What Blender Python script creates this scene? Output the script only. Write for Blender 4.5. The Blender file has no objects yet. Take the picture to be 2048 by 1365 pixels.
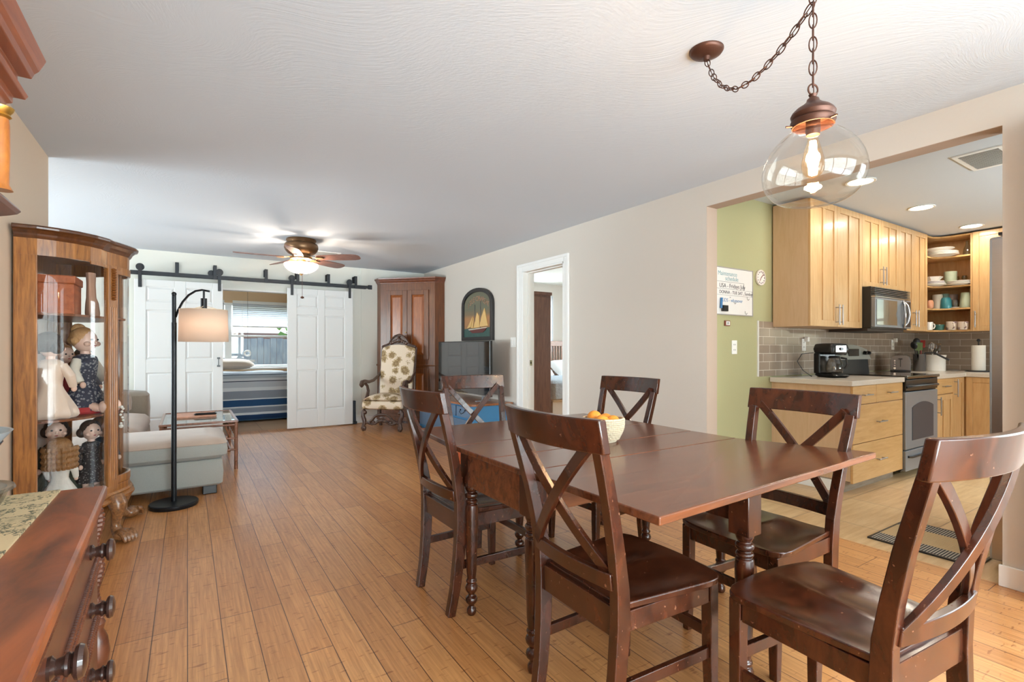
import bpy, bmesh, math, random
from mathutils import Vector, Matrix
random.seed(7)
S = bpy.context.scene
COL = S.collection

# ------------------------------------------------------------------ camera
F_PX, CYP, YAW, CAMH = 1004.3, 698.3, 0.5736, 1.165
cam_d = bpy.data.cameras.new('camera'); cam = bpy.data.objects.new('camera', cam_d); COL.objects.link(cam)
cam.location = (0, 0, CAMH); cam.rotation_euler = (math.pi/2, 0, -YAW)
cam_d.sensor_fit = 'HORIZONTAL'; cam_d.sensor_width = 36.0
cam_d.lens = 36.0*F_PX/2048; cam_d.shift_y = (CYP-682.5)/2048
cam_d.clip_start = 0.02; cam_d.clip_end = 300
S.camera = cam

# ------------------------------------------------------------------ sky, exposure
S.view_settings.view_transform = 'Standard'; S.view_settings.look = 'None'
S.view_settings.gamma = 1.0; S.view_settings.use_curve_mapping = False
S.view_settings.exposure = 1.2
w = bpy.data.worlds.new('sky'); S.world = w; w.use_nodes = True
nt = w.node_tree; bg = nt.nodes['Background']
sky = nt.nodes.new('ShaderNodeTexSky'); sky.sky_type = 'NISHITA'; sky.sun_disc = False
sky.sun_elevation = math.radians(50); sky.sun_rotation = math.radians(200); sky.air_density = 1.2; sky.dust_density = 1.5
nt.links.new(sky.outputs[0], bg.inputs[0]); bg.inputs[1].default_value = 0.22
try:
    S.cycles.max_bounces = 12; S.cycles.diffuse_bounces = 8; S.cycles.glossy_bounces = 4
    S.cycles.transmission_bounces = 8; S.cycles.transparent_max_bounces = 14
    S.cycles.caustics_reflective = False; S.cycles.caustics_refractive = False
    S.cycles.sample_clamp_indirect = 4.0; S.cycles.blur_glossy = 0.6
    S.cycles.use_denoising = True
except Exception: pass

def area(name, loc, aim, sx, sy, power, color=(1, 1, 1), spread=180):
    l = bpy.data.lights.new(name, 'AREA'); l.shape = 'RECTANGLE'; l.size = sx; l.size_y = sy
    l.energy = power; l.color = color; l.spread = math.radians(spread)
    o = bpy.data.objects.new(name, l); COL.objects.link(o); o.location = loc
    o.rotation_euler = (Vector(aim)-Vector(loc)).to_track_quat('-Z', 'Y').to_euler()
    return o
def point(name, loc, power, color=(1, .8, .6), r=.03):
    l = bpy.data.lights.new(name, 'POINT'); l.energy = power; l.color = color; l.shadow_soft_size = r
    o = bpy.data.objects.new(name, l); COL.objects.link(o); o.location = loc
    return o
DAY = (0.84, 0.93, 1.0)
# daylight coming in through the windows of the place
area('daylight_dining_glass_door', (1.2, -1.95, 1.25), (1.2, 3, .7), 3.9, 2.1, 150, DAY)
# added upward fill lights, placed at the windows only to lift the ceilings
area('ceiling_fill_dining', (1.2, -1.9, .5), (1.2, 4.6, 2.44), 3.6, .8, 15, DAY, 60)
area('ceiling_fill_living', (-4.05, 6.2, .8), (.6, 5.4, 2.44), 2.4, .6, 25, DAY, 80)
area('ceiling_fill_kitchen', (5.6, -1.8, 1.1), (5.4, 1.4, 2.47), 1.7, .4, 32, DAY, 100)
area('daylight_dining_side_window', (3.75, -.35, 1.45), (0, .3, 1.3), 1.5, 1.2, 26, DAY)
area('daylight_living_window', (-4.1, 6.2, 1.4), (2, 6.2, 1.2), 2.6, 1.7, 80, DAY)
area('daylight_far_bedroom_window', (1.0, 12.35, 3.1), (1.0, 9.9, .8), 2.6, 1.4, 280, DAY)
area('daylight_side_bedroom_window', (5.55, 8.3, 1.7), (5.2, 5, 1.0), 1.3, 1.0, 55, DAY)
area('fill_side_bedroom_right', (7.9, 5.5, 1.6), (4, 5.5, 1.2), 1.9, 1.2, 90, DAY)  # added fill that brightens the side bedroom, outside an added window
area('daylight_kitchen_window', (5.6, -2.9, 3.3), (5.6, .6, .9), 2.4, 1.6, 460, DAY)

area('daylight_kitchen_right_window', (9.6, .7, 3.5), (7.2, .9, .8), 1.6, 1.2, 130, DAY)

# ------------------------------------------------------------------ picture point -> place point (for measuring positions)
_fw = Vector((math.sin(YAW), math.cos(YAW), 0)); _rt = Vector((math.cos(YAW), -math.sin(YAW), 0))
def at(px, py, X=None, Y=None, Z=None):
    d = _fw + _rt*((px-1024)/F_PX) + Vector((0, 0, 1))*((CYP-py)/F_PX)
    c = Vector((0, 0, CAMH))
    t = X/d.x if X is not None else Y/d.y if Y is not None else (Z-CAMH)/d.z
    return c + d*t

# ------------------------------------------------------------------ materials
def lin(c):
    return tuple((x/255/12.92 if x/255 <= .04045 else ((x/255+.055)/1.055)**2.4) for x in c) + (1,)
MC = {}
def mat(name, col, rough=.5, metal=0, noise=0, nscale=8, bump=0, bscale=60, coat=0, spec=.5, emit=None, es=0, stretch=None, sheen=0):
    if name in MC: return MC[name]
    m = bpy.data.materials.new(name); m.use_nodes = True; t = m.node_tree; b = t.nodes['Principled BSDF']
    b.inputs['Base Color'].default_value = lin(col); b.inputs['Roughness'].default_value = rough
    b.inputs['Metallic'].default_value = metal; b.inputs['Coat Weight'].default_value = coat
    b.inputs['Specular IOR Level'].default_value = spec; b.inputs['Sheen Weight'].default_value = sheen
    b.inputs['Coat Roughness'].default_value = .12
    if emit: b.inputs['Emission Color'].default_value = lin(emit); b.inputs['Emission Strength'].default_value = es
    tc = t.nodes.new('ShaderNodeTexCoord'); mp = t.nodes.new('ShaderNodeMapping'); t.links.new(tc.outputs['Object'], mp.inputs[0])
    if stretch: mp.inputs['Scale'].default_value = stretch
    n = t.nodes.new('ShaderNodeTexNoise'); n.inputs['Scale'].default_value = nscale; n.inputs['Detail'].default_value = 4
    t.links.new(mp.outputs[0], n.inputs['Vector'])
    if noise:
        mx = t.nodes.new('ShaderNodeMix'); mx.data_type = 'RGBA'
        c = lin(col); mx.inputs[6].default_value = tuple(min(1, x*(1+noise)) for x in c[:3])+(1,)
        mx.inputs[7].default_value = tuple(x*(1-noise) for x in c[:3])+(1,)
        t.links.new(n.outputs['Fac'], mx.inputs[0]); t.links.new(mx.outputs[2], b.inputs['Base Color'])
    if bump:
        n2 = t.nodes.new('ShaderNodeTexNoise'); n2.inputs['Scale'].default_value = bscale; n2.inputs['Detail'].default_value = 3
        t.links.new(mp.outputs[0], n2.inputs['Vector'])
        bp = t.nodes.new('ShaderNodeBump'); bp.inputs['Strength'].default_value = bump; bp.inputs['Distance'].default_value = .01
        t.links.new(n2.outputs['Fac'], bp.inputs['Height']); t.links.new(bp.outputs[0], b.inputs['Normal'])
    MC[name] = m; return m
def ramp(t, stops, const=False):
    r = t.nodes.new('ShaderNodeValToRGB'); cr = r.color_ramp
    if const: cr.interpolation = 'CONSTANT'
    while len(cr.elements) < len(stops): cr.elements.new(.5)
    for e, (p, c) in zip(cr.elements, stops): e.position = p; e.color = lin(c)
    return r
def wood(name, c1, c2, rough=.35, scale=(1, 1, 1), coat=.0, nscale=5, speck=None, bump=.03):
    """grain: noise squeezed by scale (small along the grain)"""
    if name in MC: return MC[name]
    m = bpy.data.materials.new(name); m.use_nodes = True; t = m.node_tree; b = t.nodes['Principled BSDF']
    b.inputs['Roughness'].default_value = rough; b.inputs['Coat Weight'].default_value = coat; b.inputs['Coat Roughness'].default_value = .15
    tc = t.nodes.new('ShaderNodeTexCoord'); mp = t.nodes.new('ShaderNodeMapping'); mp.inputs['Scale'].default_value = scale
    t.links.new(tc.outputs['Object'], mp.inputs[0])
    n = t.nodes.new('ShaderNodeTexNoise'); n.inputs['Scale'].default_value = nscale; n.inputs['Detail'].default_value = 7; n.inputs['Roughness'].default_value = .6
    n.inputs['Distortion'].default_value = .6
    t.links.new(mp.outputs[0], n.inputs['Vector'])
    r = ramp(t, [(.3, c1), (.7, c2)]); t.links.new(n.outputs['Fac'], r.inputs[0])
    out = r.outputs[0]
    if speck:
        v = t.nodes.new('ShaderNodeTexNoise'); v.inputs['Scale'].default_value = 70; v.inputs['Detail'].default_value = 2
        t.links.new(tc.outputs['Object'], v.inputs['Vector'])
        r2 = ramp(t, [(.70, (0, 0, 0)), (.76, (255, 255, 255))]); t.links.new(v.outputs['Fac'], r2.inputs[0])
        mx = t.nodes.new('ShaderNodeMix'); mx.data_type = 'RGBA'; t.links.new(r2.outputs[0], mx.inputs[0])
        t.links.new(out, mx.inputs[6]); mx.inputs[7].default_value = lin(speck); out = mx.outputs[2]
    t.links.new(out, b.inputs['Base Color'])
    bp = t.nodes.new('ShaderNodeBump'); bp.inputs['Strength'].default_value = bump; bp.inputs['Distance'].default_value = .01
    t.links.new(n.outputs['Fac'], bp.inputs['Height']); t.links.new(bp.outputs[0], b.inputs['Normal'])
    MC[name] = m; return m
def glass(name, tint=(255, 255, 255), rough=.0, refl=1.0, ior=1.45):
    if name in MC: return MC[name]
    m = bpy.data.materials.new(name); m.use_nodes = True; t = m.node_tree
    for n in list(t.nodes): t.nodes.remove(n)
    o = t.nodes.new('ShaderNodeOutputMaterial'); mx = t.nodes.new('ShaderNodeMixShader')
    tr = t.nodes.new('ShaderNodeBsdfTransparent'); tr.inputs[0].default_value = lin(tint)
    g = t.nodes.new('ShaderNodeBsdfGlossy'); g.inputs['Roughness'].default_value = rough
    fr = t.nodes.new('ShaderNodeLayerWeight'); fr.inputs['Blend'].default_value = .5
    pw = t.nodes.new('ShaderNodeMath'); pw.operation = 'POWER'; pw.inputs[1].default_value = 4.5; t.links.new(fr.outputs['Facing'], pw.inputs[0])
    ml = t.nodes.new('ShaderNodeMath'); ml.operation = 'MULTIPLY_ADD'; ml.inputs[1].default_value = .9; ml.inputs[2].default_value = .045*refl; ml.use_clamp = True
    t.links.new(pw.outputs[0], ml.inputs[0]); t.links.new(ml.outputs[0], mx.inputs[0])
    t.links.new(tr.outputs[0], mx.inputs[1]); t.links.new(g.outputs[0], mx.inputs[2]); t.links.new(mx.outputs[0], o.inputs[0])
    MC[name] = m; return m
def shade_mat(name, col, trans=.6, emit=None, es=0, bump=0):
    if name in MC: return MC[name]
    m = bpy.data.materials.new(name); m.use_nodes = True; t = m.node_tree
    for n in list(t.nodes): t.nodes.remove(n)
    o = t.nodes.new('ShaderNodeOutputMaterial'); mx = t.nodes.new('ShaderNodeMixShader'); mx.inputs[0].default_value = trans
    d = t.nodes.new('ShaderNodeBsdfDiffuse'); d.inputs[0].default_value = lin(col)
    tl = t.nodes.new('ShaderNodeBsdfTranslucent'); tl.inputs[0].default_value = lin(col)
    t.links.new(d.outputs[0], mx.inputs[1]); t.links.new(tl.outputs[0], mx.inputs[2])
    src = mx.outputs[0]
    if emit:
        e = t.nodes.new('ShaderNodeEmission'); e.inputs[0].default_value = lin(emit); e.inputs[1].default_value = es
        a = t.nodes.new('ShaderNodeAddShader'); t.links.new(src, a.inputs[0]); t.links.new(e.outputs[0], a.inputs[1]); src = a.outputs[0]
    t.links.new(src, o.inputs[0]); MC[name] = m; return m
def pattern(name, kind, base, cols, scale=1.0, rough=.85, params=None):
    """kind: brick / tile / floral / bands / weave"""
    if name in MC: return MC[name]
    p = params or {}
    m = bpy.data.materials.new(name); m.use_nodes = True; t = m.node_tree; b = t.nodes['Principled BSDF']
    b.inputs['Roughness'].default_value = rough
    tc = t.nodes.new('ShaderNodeTexCoord'); L = t.links.new
    sx = t.nodes.new('ShaderNodeSeparateXYZ'); L(tc.outputs['Object'], sx.inputs[0])
    cb = t.nodes.new('ShaderNodeCombineXYZ'); ax = p.get('axes', 'XYZ')
    for i, a in enumerate(ax):
        if a in 'XYZ': L(sx.outputs['XYZ'.index(a)], cb.inputs[i])
    vec = cb.outputs[0]
    if kind == 'brick':
        br = t.nodes.new('ShaderNodeTexBrick'); L(vec, br.inputs['Vector'])
        br.inputs['Scale'].default_value = 1; br.inputs['Brick Width'].default_value = p['w']; br.inputs['Row Height'].default_value = p['h']
        br.inputs['Mortar Size'].default_value = p['m']; br.inputs['Mortar Smooth'].default_value = .1; br.inputs['Bias'].default_value = p.get('bias', 0)
        br.offset = p.get('off', .5); br.offset_frequency = p.get('freq', 2); br.squash = 1
        br.inputs['Color1'].default_value = lin(base); br.inputs['Color2'].default_value = lin(cols[0]); br.inputs['Mortar'].default_value = lin(cols[1])
        out = br.outputs['Color']
        if p.get('grain'):
            mp = t.nodes.new('ShaderNodeMapping'); mp.inputs['Scale'].default_value = p['grain']; L(tc.outputs['Object'], mp.inputs[0])
            n = t.nodes.new('ShaderNodeTexNoise'); n.inputs['Scale'].default_value = 1; n.inputs['Detail'].default_value = 6; n.inputs['Roughness'].default_value = .65
            L(mp.outputs[0], n.inputs['Vector'])
            r = ramp(t, [(.3, p.get('g1', (205, 205, 205))), (.65, (255, 255, 255))]); L(n.outputs['Fac'], r.inputs[0])
            mx = t.nodes.new('ShaderNodeMix'); mx.data_type = 'RGBA'; mx.blend_type = 'MULTIPLY'; mx.inputs[0].default_value = 1
            L(out, mx.inputs[6]); L(r.outputs[0], mx.inputs[7]); out = mx.outputs[2]
        if p.get('knots'):
            mp = t.nodes.new('ShaderNodeMapping'); mp.inputs['Scale'].default_value = p['knots']; L(tc.outputs['Object'], mp.inputs[0])
            n = t.nodes.new('ShaderNodeTexNoise'); n.inputs['Scale'].default_value = 1; n.inputs['Detail'].default_value = 2
            L(mp.outputs[0], n.inputs['Vector'])
            r = ramp(t, [(.62, (255, 255, 255)), (.70, (196, 170, 150))]); L(n.outputs['Fac'], r.inputs[0])
            mx = t.nodes.new('ShaderNodeMix'); mx.data_type = 'RGBA'; mx.blend_type = 'MULTIPLY'; mx.inputs[0].default_value = .8
            L(out, mx.inputs[6]); L(r.outputs[0], mx.inputs[7]); out = mx.outputs[2]
        L(out, b.inputs['Base Color'])
        bp = t.nodes.new('ShaderNodeBump'); bp.invert = True; bp.inputs['Strength'].default_value = p.get('bump', .3); bp.inputs['Distance'].default_value = .002
        L(br.outputs['Fac'], bp.inputs['Height']); L(bp.outputs[0], b.inputs['Normal'])
    elif kind == 'floral':
        v = t.nodes.new('ShaderNodeTexVoronoi'); v.inputs['Scale'].default_value = scale; L(tc.outputs['Object'], v.inputs['Vector'])
        n = t.nodes.new('ShaderNodeTexNoise'); n.inputs['Scale'].default_value = scale*7; n.inputs['Detail'].default_value = 3; L(tc.outputs['Object'], n.inputs['Vector'])
        a = t.nodes.new('ShaderNodeMath'); a.operation = 'MULTIPLY'; a.inputs[1].default_value = p.get('k', .55)
        L(n.outputs['Fac'], a.inputs[0])
        s = t.nodes.new('ShaderNodeMath'); s.operation = 'ADD'; L(v.outputs['Distance'], s.inputs[0]); L(a.outputs[0], s.inputs[1])
        q = p.get('q', .62)
        r = ramp(t, [(0, cols[0]), (q*.82, cols[1]), (q*.95, cols[0]), (q, cols[1]), (q+.03, base)]); L(s.outputs[0], r.inputs[0])
        L(r.outputs[0], b.inputs['Base Color'])
    elif kind == 'bands':   # constant stripes along one axis: cols = [(pos, colour)], pos in metres/scale
        mr = t.nodes.new('ShaderNodeMapRange'); mr.inputs[1].default_value = p['a']; mr.inputs[2].default_value = p['b']
        L(sx.outputs['XYZ'.index(p['axis'])], mr.inputs[0])
        r = ramp(t, cols, True); L(mr.outputs[0], r.inputs[0]); L(r.outputs[0], b.inputs['Base Color'])
    elif kind == 'weave':
        wv = t.nodes.new('ShaderNodeTexWave'); wv.inputs['Scale'].default_value = scale; wv.bands_direction = p.get('dir', 'X')
        wv.inputs['Distortion'].default_value = p.get('dist', .5)
        L(tc.outputs['Object'], wv.inputs['Vector'])
        r = ramp(t, [(.3, base), (.7, cols[0])]); L(wv.outputs['Fac'], r.inputs[0]); L(r.outputs[0], b.inputs['Base Color'])
        bp = t.nodes.new('ShaderNodeBump'); bp.inputs['Strength'].default_value = .4; bp.inputs['Distance'].default_value = .004
        L(wv.outputs['Fac'], bp.inputs['Height']); L(bp.outputs[0], b.inputs['Normal'])
    MC[name] = m; return m

# ------------------------------------------------------------------ mesh builder
class MB:
    def __init__(s): s.bm = bmesh.new()
    def box(s, x0, x1, y0, y1, z0, z1, M=None):
        vs = [s.bm.verts.new((x, y, z)) for x in (x0, x1) for y in (y0, y1) for z in (z0, z1)]
        for f in ((0, 1, 3, 2), (4, 6, 7, 5), (0, 4, 5, 1), (2, 3, 7, 6), (0, 2, 6, 4), (1, 5, 7, 3)): s.bm.faces.new([vs[i] for i in f])
        if M is not None: bmesh.ops.transform(s.bm, matrix=M, verts=vs)
        return s
    def ring(s, pts): return [s.bm.verts.new(p) for p in pts]
    def loft(s, rings, closed=True, cap=True, loop=False):
        R = [s.ring(r) for r in rings]; n = len(R[0])
        m = len(R) if loop else len(R)-1
        for i in range(m):
            a, b = R[i], R[(i+1) % len(R)]
            for j in range(n if closed else n-1):
                s.bm.faces.new((a[j], a[(j+1) % n], b[(j+1) % n], b[j]))
        if cap and closed and not loop:
            s.bm.faces.new(R[0][::-1]); s.bm.faces.new(R[-1])
        return s
    def lathe(s, prof, c=(0, 0, 0), n=24, M=None, cap=True, sx=1, sy=1):
        rings = [[(r*sx*math.cos(2*math.pi*k/n), r*sy*math.sin(2*math.pi*k/n), z) for k in range(n)] for r, z in prof]
        T = (M or Matrix.Identity(4)); c = Vector(c)
        rings = [[T @ Vector(p) + c for p in r] for r in rings]
        return s.loft(rings, cap=cap)
    def cyl(s, p0, p1, r0, r1=None, n=16, cap=True):
        p0, p1 = Vector(p0), Vector(p1); r1 = r0 if r1 is None else r1
        q = (p1-p0).to_track_quat('Z', 'Y').to_matrix()
        return s.loft([[p + q @ Vector((r*math.cos(2*math.pi*k/n), r*math.sin(2*math.pi*k/n), 0)) for k in range(n)] for p, r in ((p0, r0), (p1, r1))], cap=cap)
    def tube(s, pts, r, n=8, loop=False):
        pts = [Vector(p) for p in pts]; rs = r if isinstance(r, (list, tuple)) else [r]*len(pts); rings = []; up = None
        for i, p in enumerate(pts):
            if loop: t = pts[(i+1) % len(pts)]-pts[i-1]
            else: t = pts[min(i+1, len(pts)-1)]-pts[max(i-1, 0)]
            t.normalize()
            if up is None: up = Vector((0, 0, 1)) if abs(t.z) < .9 else Vector((1, 0, 0))
            a = t.cross(up).normalized(); up = a.cross(t).normalized()
            rings.append([p+a*rs[i]*math.cos(2*math.pi*k/n)+up*rs[i]*math.sin(2*math.pi*k/n) for k in range(n)])
        return s.loft(rings, cap=not loop, loop=loop)
    def sweep(s, pts, w, d, side=(1, 0, 0)):
        pts = [Vector(p) for p in pts]; side = Vector(side); W = w if isinstance(w, (list, tuple)) else [w]*len(pts); D = d if isinstance(d, (list, tuple)) else [d]*len(pts); rings = []
        for i, p in enumerate(pts):
            t = (pts[min(i+1, len(pts)-1)]-pts[max(i-1, 0)]).normalized()
            a = (side-t*side.dot(t)).normalized(); b = t.cross(a)
            rings.append([p+a*W[i]/2*u+b*D[i]/2*v for u, v in ((-1, -1), (1, -1), (1, 1), (-1, 1))])
        return s.loft(rings)
    def prism(s, pts, z0, z1, M=None):
        vs = []
        a = [s.bm.verts.new((x, y, z0)) for x, y in pts]; b = [s.bm.verts.new((x, y, z1)) for x, y in pts]; n = len(pts)
        s.bm.faces.new(a[::-1]); s.bm.faces.new(b)
        for i in range(n): s.bm.faces.new((a[i], a[(i+1) % n], b[(i+1) % n], b[i]))
        if M is not None: bmesh.ops.transform(s.bm, matrix=M, verts=a+b)
        return s
    def sph(s, c, r, n=16, m=10, M=None):
        if not isinstance(r, (list, tuple)): r = (r, r, r)
        T = M or Matrix.Identity(4); c = Vector(c); rings = []
        for i in range(m+1):
            th = math.pi*(i/m); th = min(max(th, .02), math.pi-.02)
            rings.append([c+T @ Vector((r[0]*math.sin(th)*math.cos(2*math.pi*k/n), r[1]*math.sin(th)*math.sin(2*math.pi*k/n), -r[2]*math.cos(th))) for k in range(n)])
        return s.loft(rings)
    def strip(s, pts, z0, z1, th):
        """vertical curved sheet along a plan polyline, with thickness"""
        P = [Vector((x, y, 0)) for x, y in pts]; o, i_ = [], []
        for k, p in enumerate(P):
            t = (P[min(k+1, len(P)-1)]-P[max(k-1, 0)]).normalized(); n = Vector((t.y, -t.x, 0))
            o.append(p+n*th/2); i_.append(p-n*th/2)
        return s.loft([[(a.x, a.y, z0), (a.x, a.y, z1), (b.x, b.y, z1), (b.x, b.y, z0)] for a, b in zip(o, i_)])
    def molding(s, pts, prof, side=1):
        """sweep a profile [(out, z)] along plan polyline"""
        P = [Vector((x, y, 0)) for x, y in pts]; R = []
        for k, p in enumerate(P):
            t0 = (P[k]-P[k-1]).normalized() if k > 0 else (P[1]-P[0]).normalized()
            t1 = (P[k+1]-P[k]).normalized() if k < len(P)-1 else t0
            n0 = Vector((t0.y, -t0.x, 0)); n1 = Vector((t1.y, -t1.x, 0)); n = (n0+n1).normalized(); n = n/max(.5, n.dot(n0))*side
            R.append([(p.x+n.x*o, p.y+n.y*o, z) for o, z in prof])
        return s.loft(R)
    def build(s, name, m, parent=None, loc=None, smooth=False, bevel=0, seg=2, solid=0, sub=0, rot=None):
        bmesh.ops.recalc_face_normals(s.bm, faces=s.bm.faces)
        me = bpy.data.meshes.new(name)
        off = Vector((0, 0, 0))
        if parent is not None and parent.get('_w'): off = parent_origin(parent)
        elif loc is not None: off = Vector(loc)
        if off.length: bmesh.ops.translate(s.bm, vec=-off, verts=s.bm.verts)
        s.bm.to_mesh(me); s.bm.free()
        me.materials.append(m)
        if smooth:
            for p in me.polygons: p.use_smooth = True
            try: me.set_sharp_from_angle(angle=math.radians(38))
            except Exception: pass
        o = bpy.data.objects.new(name, me); COL.objects.link(o)
        if parent is not None:
            o.parent = parent
            if parent.get('_w'): o['_w'] = 1; o['_o'] = list(off)
        elif loc is not None: o.location = loc
        if rot: o.rotation_euler = rot
        if bevel:
            bv = o.modifiers.new('bevel', 'BEVEL'); bv.width = bevel; bv.segments = seg; bv.limit_method = 'ANGLE'; bv.angle_limit = math.radians(35)
        if sub:
            su = o.modifiers.new('sub', 'SUBSURF'); su.levels = sub; su.render_levels = sub
        if solid:
            so = o.modifiers.new('solid', 'SOLIDIFY'); so.thickness = solid; so.offset = 0
        return o
def parent_origin(p):
    return Vector(p['_o'])
def thing(name, label, cat, loc=(0, 0, 0), rz=0, group=None, world=True):
    """an Empty at the base of the thing; with world=True the parts are written in place coordinates"""
    o = bpy.data.objects.new(name, None); COL.objects.link(o); o.location = loc; o.rotation_euler = (0, 0, rz)
    o.empty_display_size = .1
    if world: o['_w'] = 1; o['_o'] = list(loc)
    tag(o, label, cat, group); return o
def tag(o, label, cat, group=None):
    o['label'] = label; o['category'] = cat
    if group: o['group'] = group
    return o
def struct(o): o['kind'] = 'structure'; return o
def copy_tree(o, parent=None):
    c = o.copy(); COL.objects.link(c)
    if parent is not None: c.parent = parent
    for ch in list(o.children): copy_tree(ch, c)
    return c
def dup(root, loc, rz, label, group=None):
    c = copy_tree(root); c.location = loc; c.rotation_euler = (0, 0, rz); c['label'] = label
    if group: c['group'] = group
    return c
def text_mesh(body, size, M, depth=.001, align='LEFT', extrude=True):
    """lettering as mesh data appended to a builder"""
    cu = bpy.data.curves.new('t', 'FONT'); cu.body = body; cu.size = size; cu.align_x = align; cu.extrude = depth if extrude else 0
    ob = bpy.data.objects.new('t', cu); COL.objects.link(ob)
    dg = bpy.context.evaluated_depsgraph_get(); dg.update()
    me = bpy.data.meshes.new_from_object(ob.evaluated_get(dg)); bpy.data.objects.remove(ob)
    b = MB(); b.bm.from_mesh(me); bpy.data.meshes.remove(me)
    bmesh.ops.transform(b.bm, matrix=M, verts=b.bm.verts); return b
def join_text(b, body, size, M, align='LEFT', depth=.001):
    t = text_mesh(body, size, M, depth, align); me = bpy.data.meshes.new('t'); t.bm.to_mesh(me); t.bm.free(); b.bm.from_mesh(me); bpy.data.meshes.remove(me); return b
PI = math.pi
# ------------------------------------------------------------------ shared materials
M_wall = mat('wall_paint_beige', (204, 197, 188), .85, bump=.08, bscale=45)
M_wall_far = mat('wall_paint_pale', (226, 227, 220), .85, bump=.06, bscale=45)
M_wall_tan = mat('wall_paint_tan', (214, 193, 170), .85, bump=.06, bscale=45)
M_green = mat('wall_paint_green', (168, 164, 124), .85, bump=.06, bscale=45)
M_orange = mat('wall_paint_peach', (228, 196, 158), .85)
M_trim = mat('trim_white', (232, 232, 230), .45)
M_door = mat('door_white', (226, 229, 230), .5)
M_dark = wood('dark_mahogany', (36, 16, 9), (80, 38, 20), .25, (7, 7, 3), .32, 3, speck=(120, 80, 60))
M_table = wood('table_mahogany', (74, 40, 23), (122, 70, 42), .25, (1.0, 12, 9), .32, 3)
M_oak = wood('golden_oak', (110, 64, 24), (176, 114, 52), .35, (16, 16, 1.4), .4, 4)
M_maple = wood('maple', (188, 148, 98), (206, 168, 120), .38, (9, 9, 1), .25, 4, bump=.015)
M_maple_h = wood('maple_across', (190, 146, 90), (208, 168, 114), .38, (1, 9, 9), .25, 4, bump=.015)
M_maple_p = wood('maple_panel', (198, 164, 128), (208, 176, 142), .5, (9, 9, 1), .0, 4, bump=.01)
M_cherry = wood('cherry', (80, 42, 18), (124, 70, 32), .35, (14, 14, 1), .25, 4)
M_iron = mat('black_iron', (52, 54, 58), .45, .6)
M_black = mat('black_plastic', (24, 24, 25), .3)
M_steel = mat('stainless_steel', (176, 176, 178), .28, 1, noise=.05, nscale=3, stretch=(1, 1, 30))
M_steel_d = mat('stainless_dark', (140, 146, 154), .35, .45)
M_chrome = mat('chrome', (200, 200, 200), .12, 1)
M_bronze = mat('aged_bronze', (92, 60, 48), .42, .6, noise=.25, nscale=14)
M_white = mat('white_plastic', (235, 234, 230), .4)
M_ceram = mat('white_ceramic', (232, 228, 220), .25)

# ceiling texture: swirled plaster
M_ceil = bpy.data.materials.new('ceiling_plaster'); M_ceil.use_nodes = True
t = M_ceil.node_tree; b = t.nodes['Principled BSDF']; b.inputs['Base Color'].default_value = lin((200, 207, 216)); b.inputs['Roughness'].default_value = .8
tc = t.nodes.new('ShaderNodeTexCoord')
wn = t.nodes.new('ShaderNodeTexNoise'); wn.inputs['Scale'].default_value = .9; wn.inputs['Detail'].default_value = 1; t.links.new(tc.outputs['Object'], wn.inputs['Vector'])
vr = t.nodes.new('ShaderNodeVectorRotate'); vr.rotation_type = 'Z_AXIS'; t.links.new(tc.outputs['Object'], vr.inputs['Vector'])
ma_ = t.nodes.new('ShaderNodeMath'); ma_.operation = 'MULTIPLY'; ma_.inputs[1].default_value = 1.2; t.links.new(wn.outputs['Fac'], ma_.inputs[0]); t.links.new(ma_.outputs[0], vr.inputs['Angle'])
mp_ = t.nodes.new('ShaderNodeMapping'); mp_.inputs['Scale'].default_value = (16, 120, 1); t.links.new(vr.outputs[0], mp_.inputs[0])
m4 = t.nodes.new('ShaderNodeTexNoise'); m4.inputs['Scale'].default_value = 1; m4.inputs['Detail'].default_value = 4; t.links.new(mp_.outputs[0], m4.inputs['Vector'])
bp = t.nodes.new('ShaderNodeBump'); bp.inputs['Strength'].default_value = .34; bp.inputs['Distance'].default_value = .004
t.links.new(m4.outputs[0], bp.inputs['Height']); t.links.new(bp.outputs[0], b.inputs['Normal'])

M_floor = pattern('bamboo_planks', 'brick', (222, 162, 102), [(200, 138, 82), (104, 64, 38)], rough=.31,
                  params=dict(axes='YXO', w=1.25, h=.12, m=.0018, off=.37, freq=3, grain=(90, 3, 1), g1=(208, 196, 184), knots=(16, 60, 1), bump=.5))
M_floor.node_tree.nodes['Principled BSDF'].inputs['Coat Weight'].default_value = .18
M_floor.node_tree.nodes['Principled BSDF'].inputs['Coat Roughness'].default_value = .25
M_tile = pattern('floor_tile', 'brick', (214, 184, 140), [(206, 172, 128), (150, 128, 104)], rough=.32,
                 params=dict(axes='XYO', w=.62, h=.62, m=.003, off=.0, grain=(3, 26, 1), g1=(225, 212, 196)))
M_tile2 = pattern('room_tile', 'brick', (196, 168, 138), [(188, 158, 128), (150, 126, 104)], rough=.5, params=dict(axes='XYO', w=.45, h=.45, m=.004, off=.0))
M_splash = pattern('backsplash_tile', 'brick', (152, 136, 120), [(144, 128, 112), (210, 198, 182)], rough=.07,
                   params=dict(axes='XZO', w=.2, h=.075, m=.0022, off=.5))
M_splash2 = pattern('backsplash_tile_side', 'brick', (152, 136, 120), [(144, 128, 112), (210, 198, 182)], rough=.07,
                    params=dict(axes='YZO', w=.2, h=.075, m=.0022, off=.5))

XR, YF, H = 3.364, 7.953, 2.44
XK = XR+.13            # kitchen side of the dividing wall
YG, XKR, HK = 2.55, 7.64, 2.475
def slab(name, m, x0, x1, y0, y1, z0, z1, **k): return struct(MB().box(x0, x1, y0, y1, z0, z1).build(name, m, **k))
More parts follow.
